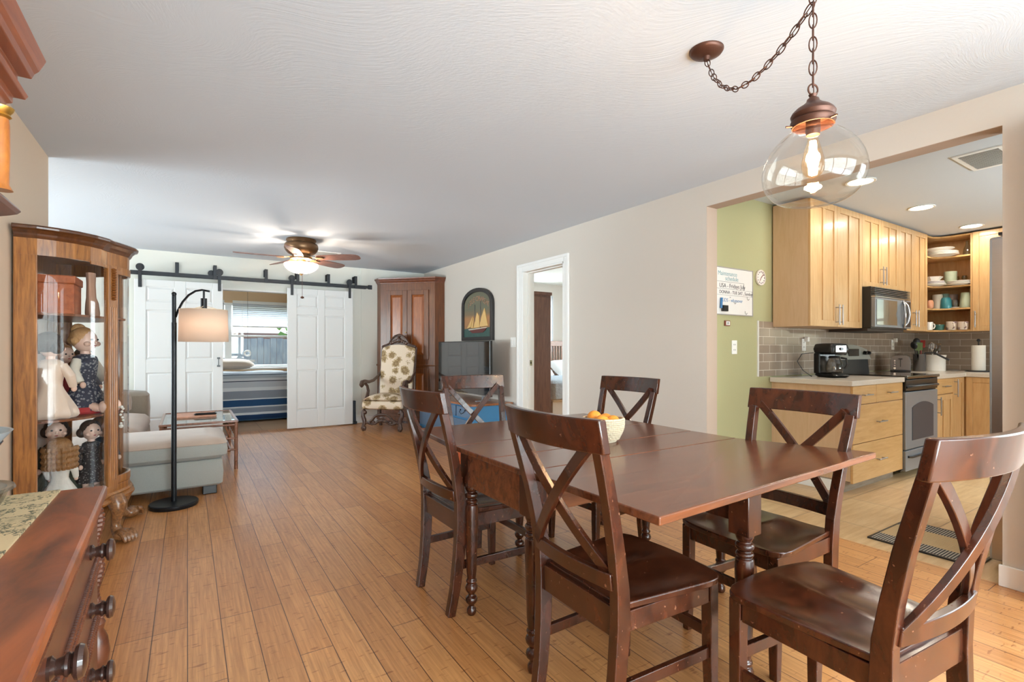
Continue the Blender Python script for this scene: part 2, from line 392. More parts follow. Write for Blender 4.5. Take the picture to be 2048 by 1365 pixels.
# floors
slab('floor', M_floor, -4.2, 3.378, -1.7, 7.97, -.1, 0)
slab('floor_kitchen', M_tile, 3.378, 7.8, -1.7, YG+.1, -.1, 0)
slab('floor_side_bedroom', M_floor, 3.378, 7.8, YG+.1, 8.1, -.1, 0)
slab('floor_far_bedroom', M_tile2, -1.6, 3.6, 7.97, 11.3, -.1, 0)
# ceilings
slab('ceiling', M_ceil, -4.2, XR+.06, -1.7, YF+.06, H, H+.1)
slab('ceiling_kitchen', M_ceil, XR+.06, 7.8, -1.7, YG+.05, HK, HK+.1)
slab('ceiling_side_bedroom', M_wall_far, XR+.06, 7.8, YG+.05, 8.1, H, H+.1)
slab('ceiling_far_bedroom', M_wall_far, -1.6, 3.6, YF+.06, 11.3, H, H+.1)
# walls: several boxes around openings stay one wall
def wall(name, m, boxes):
    b = MB()
    for q in boxes: b.box(*q)
    return struct(b.build(name, m))
DY0, DY1, DZ = 4.18, 4.965, 2.095          # bedroom doorway
OY0, OY1, OZ = .765, 2.441, 2.266          # kitchen opening
wall('wall_right', M_wall, [(XR, XK, DY1, YF, 0, H), (XR, XK, OY1, DY0, 0, H), (XR, XK, DY0, DY1, DZ, H), (XR, XK, OY0, OY1, OZ, HK),
                            (XR, XK, .25, OY0, 0, HK), (XR, XK, -1.0, .25, 0, .85), (XR, XK, -1.0, .25, 2.05, HK), (XR, XK, -1.7, -1.0, 0, HK)])
FO0, FO1, FOZ = .30, 1.95, 2.0
wall('wall_far', M_wall_far, [(-4.2, FO0, YF, YF+.12, 0, H), (FO1, XR+.13, YF, YF+.12, 0, H), (FO0, FO1, YF, YF+.12, FOZ, H)])
wall('wall_left', M_wall_tan, [(-.897, -.777, -1.7, 4.473, 0, H), (-4.2, -.897, 4.353, 4.473, 0, H)])
wall('wall_living_left', M_wall_far, [(-4.0, -3.88, 4.35, 4.9, 0, H), (-4.0, -3.88, 7.5, YF, 0, H), (-4.0, -3.88, 4.9, 7.5, 0, .55), (-4.0, -3.88, 4.9, 7.5, 2.2, H)])
wall('wall_dining_back', M_wall, [(-.897, -.7, -1.7, -1.58, 0, H), (3.1, XK, -1.7, -1.58, 0, H), (-.7, 3.1, -1.7, -1.58, 2.2, H)])
wall('wall_kitchen_green', M_green, [(XK, 7.76, YG, YG+.1, 0, HK)])
wall('wall_kitchen_right', M_wall, [(XKR, 7.76, -1.7, .05, 0, HK), (XKR, 7.76, 1.42, YG, 0, HK), (XKR, 7.76, .05, 1.42, 0, 1.05), (XKR, 7.76, .05, 1.42, 2.08, HK)])
wall('wall_kitchen_back', M_wall, [(XK, 4.7, -1.7, -1.58, 0, HK), (6.5, XKR, -1.7, -1.58, 0, HK), (4.7, 6.5, -1.7, -1.58, 0, 1.02), (4.7, 6.5, -1.7, -1.58, 2.1, HK)])
wall('wall_bedroom_far', M_wall, [(XR+.13, 5.05, 7.95, 8.07, 0, H), (6.04, 7.7, 7.95, 8.07, 0, H), (5.05, 6.04, 7.95, 8.07, 0, 1.25), (5.05, 6.04, 7.95, 8.07, 2.14, H)])
wall('wall_bedroom_right', M_wall, [(7.6, 7.72, YG+.1, 4.5, 0, H), (7.6, 7.72, 6.5, 8.07, 0, H), (7.6, 7.72, 4.5, 6.5, 0, .9), (7.6, 7.72, 4.5, 6.5, 2.1, H)])
wall('wall_far_bedroom_left', M_orange, [(-1.6, -1.48, YF+.12, 11.2, 0, H)])
wall('wall_far_bedroom_right', M_orange, [(3.4, 3.52, YF+.12, 11.2, 0, H)])
WX0, WX1, WZ0, WZ1 = -.4, 2.35, .80, 2.06
wall('wall_far_bedroom_back', M_orange, [(-1.6, WX0, 11.1, 11.22, 0, H), (WX1, 3.5, 11.1, 11.22, 0, H), (WX0, WX1, 11.1, 11.22, 0, WZ0), (WX0, WX1, 11.1, 11.22, WZ1, H)])
# backsplash
slab('wall_backsplash_back', M_splash, 4.23, XKR, YG-.012, YG, .92, 1.41)
slab('wall_backsplash_right', M_splash2, XKR-.012, XKR, 1.43, YG-.012, .92, 1.41)
b = MB().box(4.222, 4.23, YG-.014, YG, .92, 1.415); struct(b.build('trim_backsplash_edge', M_trim))
# thin added lining of the kitchen opening, its darker tan imitating shade
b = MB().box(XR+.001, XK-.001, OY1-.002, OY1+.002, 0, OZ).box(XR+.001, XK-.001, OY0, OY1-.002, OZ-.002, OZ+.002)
struct(b.build('shade_lining_kitchen', mat('lining_shade_tan', (176, 156, 140), .85)))
# baseboards
def base(name, x0, x1, y0, y1): return struct(MB().box(x0, x1, y0, y1, 0, .105).build(name, M_trim, bevel=.004))
base('baseboard_right_near', XR-.014, XR, .2, OY0+.012); base('baseboard_right_mid', XR-.014, XR, OY1-.012, 4.09)
base('baseboard_right_far', XR-.014, XR, 5.08, YF); base('baseboard_far_right', 2.0, XR, YF-.014, YF); base('baseboard_kitchen_green', XK, 4.45, YG-.014, YG)
base('baseboard_left', -.777, -.763, -1.5, 4.473)
# doorway casing of the side bedroom
b = MB()
for y0, y1 in ((4.096, DY0), (DY1, 5.073)):
    b.box(XR-.014, XR, y0, y1, 0, 2.173); b.box(XR-.022, XR-.014, min(y0, y1) if y0 < 4.5 else y1-.03, (y0+.03) if y0 < 4.5 else y1, 0, 2.173)
b.box(XR-.014, XR, DY0, DY1, DZ, 2.173).box(XR-.022, XR-.014, 4.126, 5.043, 2.143, 2.173)
b.box(XR-.014, XK+.02, DY1-.018, DY1, 0, DZ).box(XR-.014, XK+.02, DY0, DY0+.018, 0, DZ).box(XR-.014, XK+.02, DY0, DY1, DZ-.018, DZ)
b.box(XR+.05, XR+.08, DY1-.03, DY1-.018, 0, DZ-.018).box(XR+.05, XR+.08, DY0+.018, DY0+.03, 0, DZ-.018).box(XR+.05, XR+.08, DY0, DY1, DZ-.03, DZ-.018)
dc = struct(b.build('trim_doorway', M_trim, bevel=.003))
c = thing('strike_plate', 'small metal strike plate set in the white doorway jamb', 'strike plate', (XR+.09, DY1-.02, 1.0))
MB().box(XR+.078, XR+.11, DY1-.034, DY1-.0185, .965, 1.03).build('plate', M_chrome, c); MB().box(XR+.086, XR+.1, DY1-.0345, DY1-.0335, .985, 1.01).build('latch_hole', M_black, c)
# casing of the far opening
b = MB().box(FO0, FO0+.02, YF-.01, YF+.13, 0, FOZ).box(FO1-.02, FO1, YF-.01, YF+.13, 0, FOZ).box(FO0, FO1, YF-.01, YF+.13, FOZ-.02, FOZ)
struct(b.build('trim_far_opening', M_trim))
b = MB().box(2.30, 2.38, YF-.012, YF, .105, 2.44); struct(b.build('trim_far_wall_batten', M_wall_far))
# corner trim of the kitchen opening is plain plaster; window frames ------------------------------------------------
def window(name, x0, x1, y0, y1, z0, z1, mull=(), rails=(), fr=.05, gl=True):
    """a window in a wall; thin axis is the shorter of x, y"""
    b = MB(); alongx = (x1-x0) > (y1-y0)
    b.box(x0, x1, y0, y1, z0, z0+fr).box(x0, x1, y0, y1, z1-fr, z1)
    if alongx:
        b.box(x0, x0+fr, y0, y1, z0+fr, z1-fr).box(x1-fr, x1, y0, y1, z0+fr, z1-fr)
        for m_, w_ in mull: b.box(m_-w_/2, m_+w_/2, y0, y1, z0+fr, z1-fr)
        for r_ in rails: b.box(x0+fr, x1-fr, y0+.01, y1-.01, r_-.018, r_+.018)
    else:
        b.box(x0, x1, y0, y0+fr, z0+fr, z1-fr).box(x0, x1, y1-fr, y1, z0+fr, z1-fr)
        for m_, w_ in mull: b.box(x0, x1, m_-w_/2, m_+w_/2, z0+fr, z1-fr)
        for r_ in rails: b.box(x0+.01, x1-.01, y0+fr, y1-fr, r_-.018, r_+.018)
    o = struct(b.build(name, M_trim, bevel=.004))
    if gl:
        g = MB()
        if alongx: g.box(x0+fr, x1-fr, (y0+y1)/2-.003, (y0+y1)/2+.003, z0+fr, z1-fr)
        else: g.box((x0+x1)/2-.003, (x0+x1)/2+.003, y0+fr, y1-fr, z0+fr, z1-fr)
        q = g.build('pane', glass('window_glass', (250, 253, 252)), o)
    return o
window('window_1', WX0, WX1, 11.12, 11.2, WZ0, WZ1, mull=[(.66, .11)], rails=[1.42])
window('window_2', 5.05, 6.04, 7.98, 8.05, 1.25, 2.14, rails=[1.7])
window('window_3', 4.7, 6.5, -1.67, -1.6, 1.02, 2.1, mull=[(5.6, .06)])
window('window_4', -3.97, -3.9, 4.9, 7.5, .55, 2.2, mull=[(6.2, .07)], rails=[1.35])
window('window_5', -.7, 3.1, -1.67, -1.6, 0, 2.2, mull=[(.57, .08), (1.83, .08)])
window('window_8', 7.66, 7.73, .05, 1.42, 1.05, 2.08, rails=[1.55])
window('window_7_added', 7.62, 7.7, 4.5, 6.5, .9, 2.1, mull=[(5.5, .06)])  # unseen window added so the fill light can enter the side bedroom
window('window_6', XR+.03, XR+.1, -1.0, .25, .85, 2.05, rails=[1.45])
# ------------------------------------------------------------------ dining table
TZ = .74
T = thing('drop_leaf_table', 'large dark wooden drop-leaf dining table with both leaves raised', 'table', (1.6, 1.7, 0))
def board(name, pts, z0, z1, zs=None):
    """slab with rounded edge; zs gives a lift per corner"""
    b = MB(); lo = [b.bm.verts.new((x, y, z0+(zs[i] if zs else 0))) for i, (x, y) in enumerate(pts)]
    hi = [b.bm.verts.new((x, y, z1+(zs[i] if zs else 0))) for i, (x, y) in enumerate(pts)]; n = len(pts)
    b.bm.faces.new(lo[::-1]); b.bm.faces.new(hi)
    for i in range(n): b.bm.faces.new((lo[i], lo[(i+1) % n], hi[(i+1) % n], hi[i]))
    return b.build(name, M_table, T, bevel=.004, seg=3)
board('tabletop', [(.986, 1.441), (2.2, 1.434), (2.2, 1.684), (.986, 1.684)], TZ-.022, TZ)
board('tabletop', [(.986, 1.687), (2.2, 1.687), (2.213, 1.998), (.982, 1.980)], TZ-.022, TZ)
board('leaf', [(1.0, .862), (2.225, .862), (2.197, 1.431), (.993, 1.438)], TZ-.024, TZ, [0, .027, 0, 0])
board('leaf', [(.982, 1.983), (2.213, 2.001), (2.20, 2.53), (1.04, 2.53)], TZ-.024, TZ)
LEGP = [(.035, .57), (.035, .72)]
turn = [(.0, 0), (.015, .0), (.021, .012), (.02, .028), (.012, .04), (.013, .046), (.024, .058), (.027, .07), (.024, .08), (.013, .088), (.014, .094), (.026, .11), (.028, .122),
        (.022, .137), (.018, .14), (.024, .146), (.024, .154), (.019, .16), (.023, .2), (.029, .40), (.031, .46), (.028, .485), (.02, .49), (.028, .496), (.028, .504), (.018, .51), (.028, .518),
        (.03, .526), (.028, .534), (.018, .54), (.024, .546), (.028, .556), (.028, .566), (.0, .57)]
def turned_leg(x, y, name='leg'):
    b = MB().lathe(turn[1:-1], (x, y, 0), 20); b.box(x-.036, x+.036, y-.036, y+.036, .566, .716); b.build(name, M_dark, T, smooth=True, bevel=.003)
for x in (1.045, 2.145):
    for y in (1.478, 1.945): turned_leg(x, y)
turned_leg(1.52, .96, 'gate_leg'); turned_leg(1.575, 2.36, 'gate_leg')
MB().box(1.008, 1.03, 1.514, 1.909, .575, .716).build('apron', M_table, T, bevel=.002)
MB().box(2.16, 2.18, 1.514, 1.909, .575, .716).build('apron', M_table, T, bevel=.002)
MB().box(1.081, 2.109, 1.452, 1.475, .575, .716).build('apron', M_table, T, bevel=.002)
MB().box(1.081, 2.109, 1.948, 1.971, .575, .716).build('apron', M_table, T, bevel=.002)
MB().box(1.505, 1.535, .996, 1.452, .60, .69).build('gate_rail', M_dark, T, bevel=.002)
MB().box(1.56, 1.59, 1.971, 2.324, .60, .69).build('gate_rail', M_dark, T, bevel=.002)

# ------------------------------------------------------------------ cross-back dining chairs
def make_chair(loc, rz, label):
    c = thing('dining_chair', label, 'chair', loc, rz, 'cross-back dining chairs around the table', world=False)
    # seat: tapered, rounded front corners, shallow scoop
    b = MB(); NU, NV = 22, 20; top = []; bot = []
    def hw(v):
        y = -.2+v*.419; w_ = .184+(.224-.184)*min(1, v*1.25)
        if v > .86: q = (v-.86)/.14; w_ -= .05*(1-math.sqrt(max(0, 1-q*q)))
        return w_, y
    for j in range(NV+1):
        w_, y = hw(j/NV); rt, rb = [], []
        for i in range(NU+1):
            u = -1+2*i/NU; yy = y+(.018*(1-u*u)-.009)*(j/NV)
            dip = .010*max(0, 1-((abs(u)-.45)/.42)**2)*max(0, 1-((j/NV-.45)/.5)**2)
            rt.append(b.bm.verts.new((u*w_, yy, .457-dip))); rb.append(b.bm.verts.new((u*w_*.985, yy, .435)))
        top.append(rt); bot.append(rb)
    for j in range(NV):
        for i in range(NU):
            b.bm.faces.new((top[j][i], top[j][i+1], top[j+1][i+1], top[j+1][i])); b.bm.faces.new((bot[j][i], bot[j+1][i], bot[j+1][i+1], bot[j][i+1]))
        b.bm.faces.new((top[j][0], top[j+1][0], bot[j+1][0], bot[j][0])); b.bm.faces.new((top[j][NU], bot[j][NU], bot[j+1][NU], top[j+1][NU]))
    for i in range(NU):
        b.bm.faces.new((top[0][i], bot[0][i], bot[0][i+1], top[0][i+1])); b.bm.faces.new((top[NV][i], top[NV][i+1], bot[NV][i+1], bot[NV][i]))
    b.build('seat', M_dark, c, smooth=True, bevel=.004)
    for s in (-1, 1):
        P = [(s*.165, -.243, 0), (s*.170, -.222, .12), (s*.176, -.207, .26), (s*.182, -.20, .40), (s*.185, -.205, .50), (s*.190, -.222, .60), (s*.197, -.248, .72), (s*.204, -.275, .82), (s*.208, -.297, .90)]
        MB().sweep(P, .034, [.036, .04, .046, .05, .046, .04, .036, .034, .032]).build('back_leg', M_dark, c, bevel=.003)
        MB().sweep([(s*.19, .182, 0), (s*.188, .178, .2), (s*.188, .176, .435)], [.028, .036, .038], [.028, .036, .038]).build('front_leg', M_dark, c, bevel=.003)
        MB().sweep([(s*.18, -.175, .405), (s*.192, .155, .405)], .02, .058, side=(1, 0, 0)).build('apron', M_dark, c, bevel=.002)
        MB().sweep([(s*.174, -.20, .215), (s*.188, .165, .215)], .018, .034, side=(1, 0, 0)).build('stretcher', M_dark, c, bevel=.002)
    MB().box(-.165, .165, -.216, -.196, .362, .446).build('apron', M_dark, c, bevel=.002)
    MB().box(-.17, .17, .165, .186, .376, .434).build('apron', M_dark, c, bevel=.002)
    MB().box(-.172, .172, .168, .186, .255, .29).build('stretcher', M_dark, c, bevel=.002)
    # crest rail, curved in plan
    def cy_(x, k=.042): return -k*(1-(x/.235)**2)
    xs = [-.235+.47*i/14 for i in range(15)]
    MB().loft([[(x, -.282+cy_(x), .890), (x, -.308+cy_(x), .890), (x, -.326+cy_(x), .983), (x, -.300+cy_(x), .983)] for x in xs]).build('crest_rail', M_dark, c, bevel=.004, smooth=True)
    xs = [-.183+.366*i/12 for i in range(13)]
    MB().loft([[(x, -.200+cy_(x, .03), .500), (x, -.222+cy_(x, .03), .500), (x, -.228+cy_(x, .03), .548), (x, -.206+cy_(x, .03), .548)] for x in xs]).build('lower_rail', M_dark, c, bevel=.003, smooth=True)
    for s in (-1, 1):
        pts = []
        for i in range(13):
            q = i/12; x = s*(-.172+.36*q); z = .53+.385*q; yb = -.214-.085*q-.036*(1-(x/.2)**2)+(-.008 if s > 0 else .008)
            pts.append((x, yb, z))
        MB().sweep(pts, .016, .034, side=(0, 1, 0)).build('cross_bar', M_dark, c, bevel=.002)
    return c
# local +y is the way the sitter faces
def rzf(deg): return math.radians(deg-90)
chP = make_chair((1.21, 1.183, 0), rzf(-1.2), 'foreground cross-back chair in the middle of the photo, its back to the viewer')
dup(chP, (1.203, 2.151, 0), rzf(.4), 'cross-back dining chair beside the turned table leg, nearest the open floor')
dup(chP, (1.634, 2.748, 0), rzf(-93.6), 'cross-back dining chair at the far table end, in front of the blue cabinet')
dup(chP, (2.081, 2.295, 0), rzf(182.8), 'cross-back dining chair behind the fruit basket, against the plain pale wall')
dup(chP, (1.924, 1.163, 0), rzf(177.7), 'cross-back dining chair standing in front of the maple kitchen drawers')
dup(chP, (1.53, .685, 0), rzf(85), 'largest cross-back chair in the right foreground, glossy seat toward the viewer')
# cushion on the far chair
b = MB().lathe([(.19, 0), (.214, .012), (.214, .03), (.19, .042), (.08, .047), (.001, .047)], n=28)
cu = b.build('seat_cushion', pattern('cushion_weave', 'weave', (206, 84, 44), [(226, 128, 70)], 30, .9, dict(dir='Y', dist=1)), smooth=True)
cu.location = (1.59, 2.775, .4575)
tag(cu, 'orange striped seat cushion on the chair at the far table end', 'cushion')

# fruit basket
bc = at(1215, 890, Z=TZ); BX, BY = bc.x+.045, bc.y+.075
bk = thing('fruit_basket', 'round woven white basket on the table holding oranges', 'basket', (BX, BY, TZ), 0)
M_bask = mat('basket_weave', (204, 190, 164), .8, noise=.12, nscale=60, bump=.5, bscale=120)
b = MB()
for i in range(11):
    z = .016+i*.0088; r = .066+.024*math.sin(min(1, i/8)*PI/2)
    b.tube([(BX+(r+.0045*((k+i) % 2))*math.cos(2*PI*k/52), BY+(r+.0045*((k+i) % 2))*math.sin(2*PI*k/52), TZ+z) for k in range(52)], .0046, 6, loop=True)
b.build('woven_wall', M_bask, bk, smooth=True)
b = MB().lathe([(.057, 0), (.061, .004), (.059, .012), (.066, .016), (.001, .016)], (BX, BY, TZ), 32); b.build('foot', M_bask, bk, smooth=True)
b = MB().tube([(BX+.090*math.cos(2*PI*k/40), BY+.090*math.sin(2*PI*k/40), TZ+.106) for k in range(40)], .005, 8, loop=True); b.build('rim', M_bask, bk, smooth=True)
M_or = mat('orange_peel', (232, 150, 52), .45, noise=.06, nscale=20, bump=.25, bscale=220)
for i, (dx, dy, dz, lb) in enumerate([(-.036, -.03, .092, 'orange at the left in the woven basket, nearest the chair back'), (.022, -.040, .088, 'orange at the front right of the woven basket'),
                                  (.042, .028, .088, 'orange at the far right inside the basket, partly hidden'), (-.022, .036, .105, 'highest orange resting on the others at the back of the basket')]):
    o = MB().sph((0, 0, 0), .034, 20, 14).build('orange', M_or, smooth=True); o.location = (BX+dx, BY+dy, TZ+dz)
    tag(o, lb, 'orange', 'oranges in the basket')

# ------------------------------------------------------------------ pendant lamp swagged over the table
PX, PY = 1.575, .775
pd = thing('pendant_lamp', 'clear glass globe pendant lamp hanging on a bronze chain', 'lamp', (PX, PY, H))
cn = at(1413, 100, Z=H)
cx_, cy2 = cn.x, cn.y
MB().lathe([(.069, H-.001), (.069, H-.006), (.062, H-.016), (.035, H-.026), (.016, H-.030), (.012, H-.045), (.0, H-.046)][::-1], (cx_, cy2, 0), 32).build('canopy', M_bronze, pd, smooth=True)
def link(b, p, q, tw, L, W, r):
    """one chain link centred between p and q"""
    p, q = Vector(p), Vector(q); c = (p+q)/2; t = (q-p).normalized(); a = t.cross(Vector((.3, .5, .8))).normalized(); a = Matrix.Rotation(tw, 3, t) @ a
    pts = []
    for k in range(16):
        th = 2*PI*k/16; pts.append(c+t*math.cos(th)*L/2+a*math.sin(th)*W/2)
    b.tube(pts, r, 6, loop=True)
def chain(b, P, L=.046):
    P = [Vector(p) for p in P]; cum = [0]
    for i in range(1, len(P)): cum.append(cum[-1]+(P[i]-P[i-1]).length)
    n = max(2, int(round(cum[-1]/(L*.74)))); st = cum[-1]/n
    def pos(s):
        for i in range(1, len(P)):
            if s <= cum[i] or i == len(P)-1:
                return P[i-1].lerp(P[i], (s-cum[i-1])/max(1e-6, cum[i]-cum[i-1]))
    for k in range(n): link(b, pos(k*st), pos((k+1)*st), (k % 2)*PI/2+.5, L, L*.45, .0020)
HK_ = Vector((PX, PY, H-.06))
A_ = Vector((cx_, cy2, H-.045)); sw = []
zq = [(0, 2.395), (.08, 2.30), (.2, 2.215), (.35, 2.155), (.5, 2.135), (.65, 2.138), (.8, 2.156), (.9, 2.176), (1, 2.20)]
HK_ = Vector((PX, PY, 2.20))
for i in range(33):
    q = i/32; p = A_.lerp(HK_, q)
    for (qa, za), (qb, zb_) in zip(zq, zq[1:]):
        if qa <= q <= qb+1e-6: p.z = za+(zb_-za)*(q-qa)/(qb-qa)
    sw.append(p)
b = MB(); chain(b, sw); b.build('swag_chain', M_bronze, pd, smooth=True)
GZ = 1.60       # bottom of globe
b = MB(); chain(b, [(PX, PY, H-.06), (PX, PY, 1.955)]); b.build('drop_chain', M_bronze, pd, smooth=True)
b = MB().tube([(PX, PY, H), (PX, PY, H-.03), (PX+.012, PY, H-.05), (PX, PY, H-.065), (PX-.012, PY, H-.052)], .003); b.build('ceiling_hook', M_bronze, pd, smooth=True)
b = MB().tube([p+Vector((.004, .003, .004)) for p in sw], .0016, 6); b.tube([(PX+.004, PY, H-.06), (PX+.004, PY, 1.92)], .0016, 6); b.build('cord', M_bronze, pd, smooth=True)
b = MB().tube([(PX+.016*math.cos(2*PI*k/20)*.9, PY-.016*math.cos(2*PI*k/20)*.4, 1.943+.016*math.sin(2*PI*k/20)) for k in range(20)], .0026, 8, loop=True); b.build('loop', M_bronze, pd, smooth=True)
b = MB().lathe([(.004, 1.932), (.012, 1.928), (.009, 1.92), (.016, 1.914), (.018, 1.906), (.03, 1.896), (.046, 1.886), (.056, 1.876), (.060, 1.868), (.058, 1.860), (.055, 1.856), (.060, 1.850), (.060, 1.844), (.0565, 1.838), (.0565, 1.832), (.053, 1.832), (.053, 1.86), (.0, 1.872)], (PX, PY, 0), 40)
b.build('cap', M_bronze, pd, smooth=True)
for a in (0.3, 2.4, 4.5):
    MB().cyl((PX+.058*math.cos(a), PY+.058*math.sin(a), 1.836), (PX+.076*math.cos(a), PY+.076*math.sin(a), 1.836), .003).build('thumb_screw', M_bronze, pd, smooth=True)
gp = [(.050, 1.846), (.052, 1.830), (.064, 1.815), (.088, 1.796), (.112, 1.768), (.130, 1.735), (.138, 1.70), (.135, 1.668), (.122, 1.638), (.098, 1.615), (.066, 1.602), (.03, 1.597), (.004, 1.596)]
def smooth_prof(pr, k=3):
    out = []
    for i in range(len(pr)-1):
        p0, p1, p2, p3 = pr[max(i-1, 0)], pr[i], pr[i+1], pr[min(i+2, len(pr)-1)]
        for j in range(k):
            q = j/k; f = lambda a, b_, c_, d: .5*((2*b_)+(-a+c_)*q+(2*a-5*b_+4*c_-d)*q*q+(-a+3*b_-3*c_+d)*q**3)
            out.append((f(p0[0], p1[0], p2[0], p3[0]), f(p0[1], p1[1], p2[1], p3[1])))
    out.append(pr[-1]); return out
b = MB().lathe(smooth_prof(gp), (PX, PY, 0), 64, cap=False); g = b.build('glass_globe', glass('clear_glass', (250, 248, 244), .0, 1.25), pd, smooth=True)
MB().lathe([(.019, 1.87), (.02, 1.82), (.018, 1.806), (.0, 1.806)], (PX, PY, 0), 24).build('socket', M_bronze, pd, smooth=True)
b = MB().lathe(smooth_prof([(.013, 1.81), (.014, 1.795), (.022, 1.765), (.029, 1.735), (.031, 1.715), (.026, 1.693), (.014, 1.682), (.002, 1.679)]), (PX, PY, 0), 32)
b.build('bulb', glass('bulb_glass', (255, 240, 220), .02, 1.0), pd, smooth=True)
b = MB()
for k in range(8):
    a0 = 2*PI*k/8; a1 = a0+PI/8
    b.tube([(PX+.007*math.cos(a0), PY+.007*math.sin(a0), 1.788), (PX+.013*math.cos(a0), PY+.013*math.sin(a0), 1.715), (PX+.013*math.cos(a1), PY+.013*math.sin(a1), 1.715), (PX+.007*math.cos(a1), PY+.007*math.sin(a1), 1.788)], .0016, 6)
b.build('filament', mat('filament_glow', (255, 220, 160), emit=(255, 206, 140), es=260), pd)
point('bulb_light_pendant', (PX, PY, 1.745), 7, (1, .80, .58), .025)
# ------------------------------------------------------------------ curio cabinet with bowed glass
CY = 4.10
plan_side = [(-.672, 3.62), (-.60, 3.635), (-.53, 3.675), (-.47, 3.735), (-.43, 3.80), (-.412, 3.87)]
plan_front = [(-.375, 3.955), (-.345, 4.005), (-.328, 4.05), (-.322, CY), (-.328, 4.15), (-.345, 4.195), (-.375, 4.245)]
mir = lambda P: [(x, 2*CY-y) for x, y in P][::-1]
outline = [(-.762, 3.612), (-.672, 3.612)]+plan_side[1:]+[(-.395, 3.90), (-.372, 3.945)]+plan_front[1:-1]+[(-.372, 2*CY-3.945), (-.395, 2*CY-3.90)]+mir(plan_side)[:-1]+[(-.672, 2*CY-3.612), (-.762, 2*CY-3.612)]
cc = thing('curio_cabinet', 'tall golden oak curio cabinet with bowed glass front full of dolls', 'cabinet', (-.55, CY, 0))
Z0, Z1 = .305, 1.665
MB().prism(outline, .245, .30).build('bottom_board', M_oak, cc, bevel=.003)
b = MB().molding(outline, [(0, .235), (.028, .235), (.032, .25), (.012, .262), (.02, .275), (.006, .285), (.006, .325), (0, .33), (-.015, .33), (-.015, .235)]); b.build('base_molding', M_oak, cc, bevel=.002)
b = MB().molding(outline, [(-.018, Z1), (.002, Z1), (.004, 1.755), (-.018, 1.755)]); b.build('frieze', M_oak, cc)
MB().prism(outline, 1.745, 1.76).build('top_board', M_oak, cc)
b = MB().molding(outline, [(-.02, 1.752), (.01, 1.752), (.018, 1.765), (.022, 1.775), (.036, 1.79), (.05, 1.796), (.052, 1.808), (.045, 1.816), (-.02, 1.816)]); b.build('crown', wood('crown_oak', (62, 32, 15), (98, 56, 27), .35, (8, 8, 2), .4), cc, bevel=.002)
MB().prism(outline, 1.800, 1.814).build('lid', M_oak, cc)
MB().box(-.765, -.755, 3.615, 2*CY-3.615, .24, 1.76).build('back_panel', M_oak, cc)
for y0 in (3.612, 2*CY-3.612-.018):
    MB().box(-.762, -.672, y0, y0+.018, .30, Z1+.01).build('rear_post', M_oak, cc, bevel=.003)
for sgn in (-1, 1):
    f = (lambda y: y) if sgn < 0 else (lambda y: 2*CY-y)
    P = [(-.425, 3.885), (-.402, 3.877), (-.362, 3.945), (-.385, 3.955)]
    b = MB().prism([(x, f(y)) for x, y in P], .30, Z1+.01)
    q0, q1 = Vector((-.402, f(3.877), 0)), Vector((-.362, f(3.945), 0))
    nrm = Vector((.86, -.5*(-sgn if sgn > 0 else 1), 0)).normalized(); nrm.y = -abs(nrm.y) if sgn < 0 else abs(nrm.y)
    for k in (.2, .4, .6, .8):
        p = q0.lerp(q1, k); b.cyl((p.x, p.y, .36), (p.x, p.y, 1.42), .0045, n=8)
    b.build('front_stile', M_oak, cc, bevel=.002)
    b = MB(); m_ = (q0+q1)/2
    for k in range(13):
        b.sph((m_.x+.004*nrm.x, m_.y+.004*nrm.y, 1.47+k*.015), (.014, .014, .0085), 10, 6)
    b.build('carving', wood('carved_oak', (92, 50, 20), (150, 92, 42), .4, (20, 20, 20)), cc, smooth=True)
    # claw foot: cabriole shape
    o = Vector((-.375, f(3.905), 0)); dr = Vector((.62, -.78 if sgn < 0 else .78, 0)).normalized()
    pts = [(o+dr*.0, .26, .045), (o+dr*.028, .215, .048), (o+dr*.03, .17, .034), (o+dr*.012, .115, .024), (o+dr*.01, .075, .026), (o+dr*.03, .045, .032)]
    b = MB().tube([(p.x, p.y, z) for p, z, r in pts], [r for p, z, r in pts], 12)
    base_ = o+dr*.07
    b.sph((base_.x, base_.y, .038), (.05, .05, .036), 14, 8)
    sd = Vector((-dr.y, dr.x, 0))
    for k in range(4):
        u = -1.2+.8*k; c_ = base_+sd*u*.026+dr*.02
        b.tube([(c_.x, c_.y, .058), ((c_+dr*.03).x, (c_+dr*.03).y, .05), ((c_+dr*.048).x, (c_+dr*.048).y, .026), ((c_+dr*.05).x, (c_+dr*.05).y, .008)], [.014, .015, .013, .008], 8)
    b.build('claw_foot', wood('foot_oak', (96, 62, 38), (160, 112, 70), .32, (12, 12, 12), .4), cc, smooth=True)
for y in (3.66, 2*CY-3.66):
    MB().sweep([(-.73, y, .25), (-.735, y, .12), (-.74, y, 0)], [.05, .035, .03], [.05, .035, .03], side=(0, 1, 0)).build('back_foot', M_oak, cc, bevel=.003)
M_cg = glass('cabinet_glass', (250, 250, 250), .0, .35)
def resamp(P, n=16):
    out = []
    for i in range(len(P)-1):
        p0, p1, p2, p3 = P[max(i-1, 0)], P[i], P[i+1], P[min(i+2, len(P)-1)]
        for j in range(4):
            q = j/4; f = lambda a, b_, c_, d: .5*((2*b_)+(-a+c_)*q+(2*a-5*b_+4*c_-d)*q*q+(-a+3*b_-3*c_+d)*q**3)
            out.append((f(p0[0], p1[0], p2[0], p3[0]), f(p0[1], p1[1], p2[1], p3[1])))
    out.append(P[-1]); return out
MB().strip(resamp(plan_side), .325, Z1+.01, .003).build('side_glass', M_cg, cc, smooth=True)
MB().strip(resamp(mir(plan_side)), .325, Z1+.01, .003).build('side_glass', M_cg, cc, smooth=True)
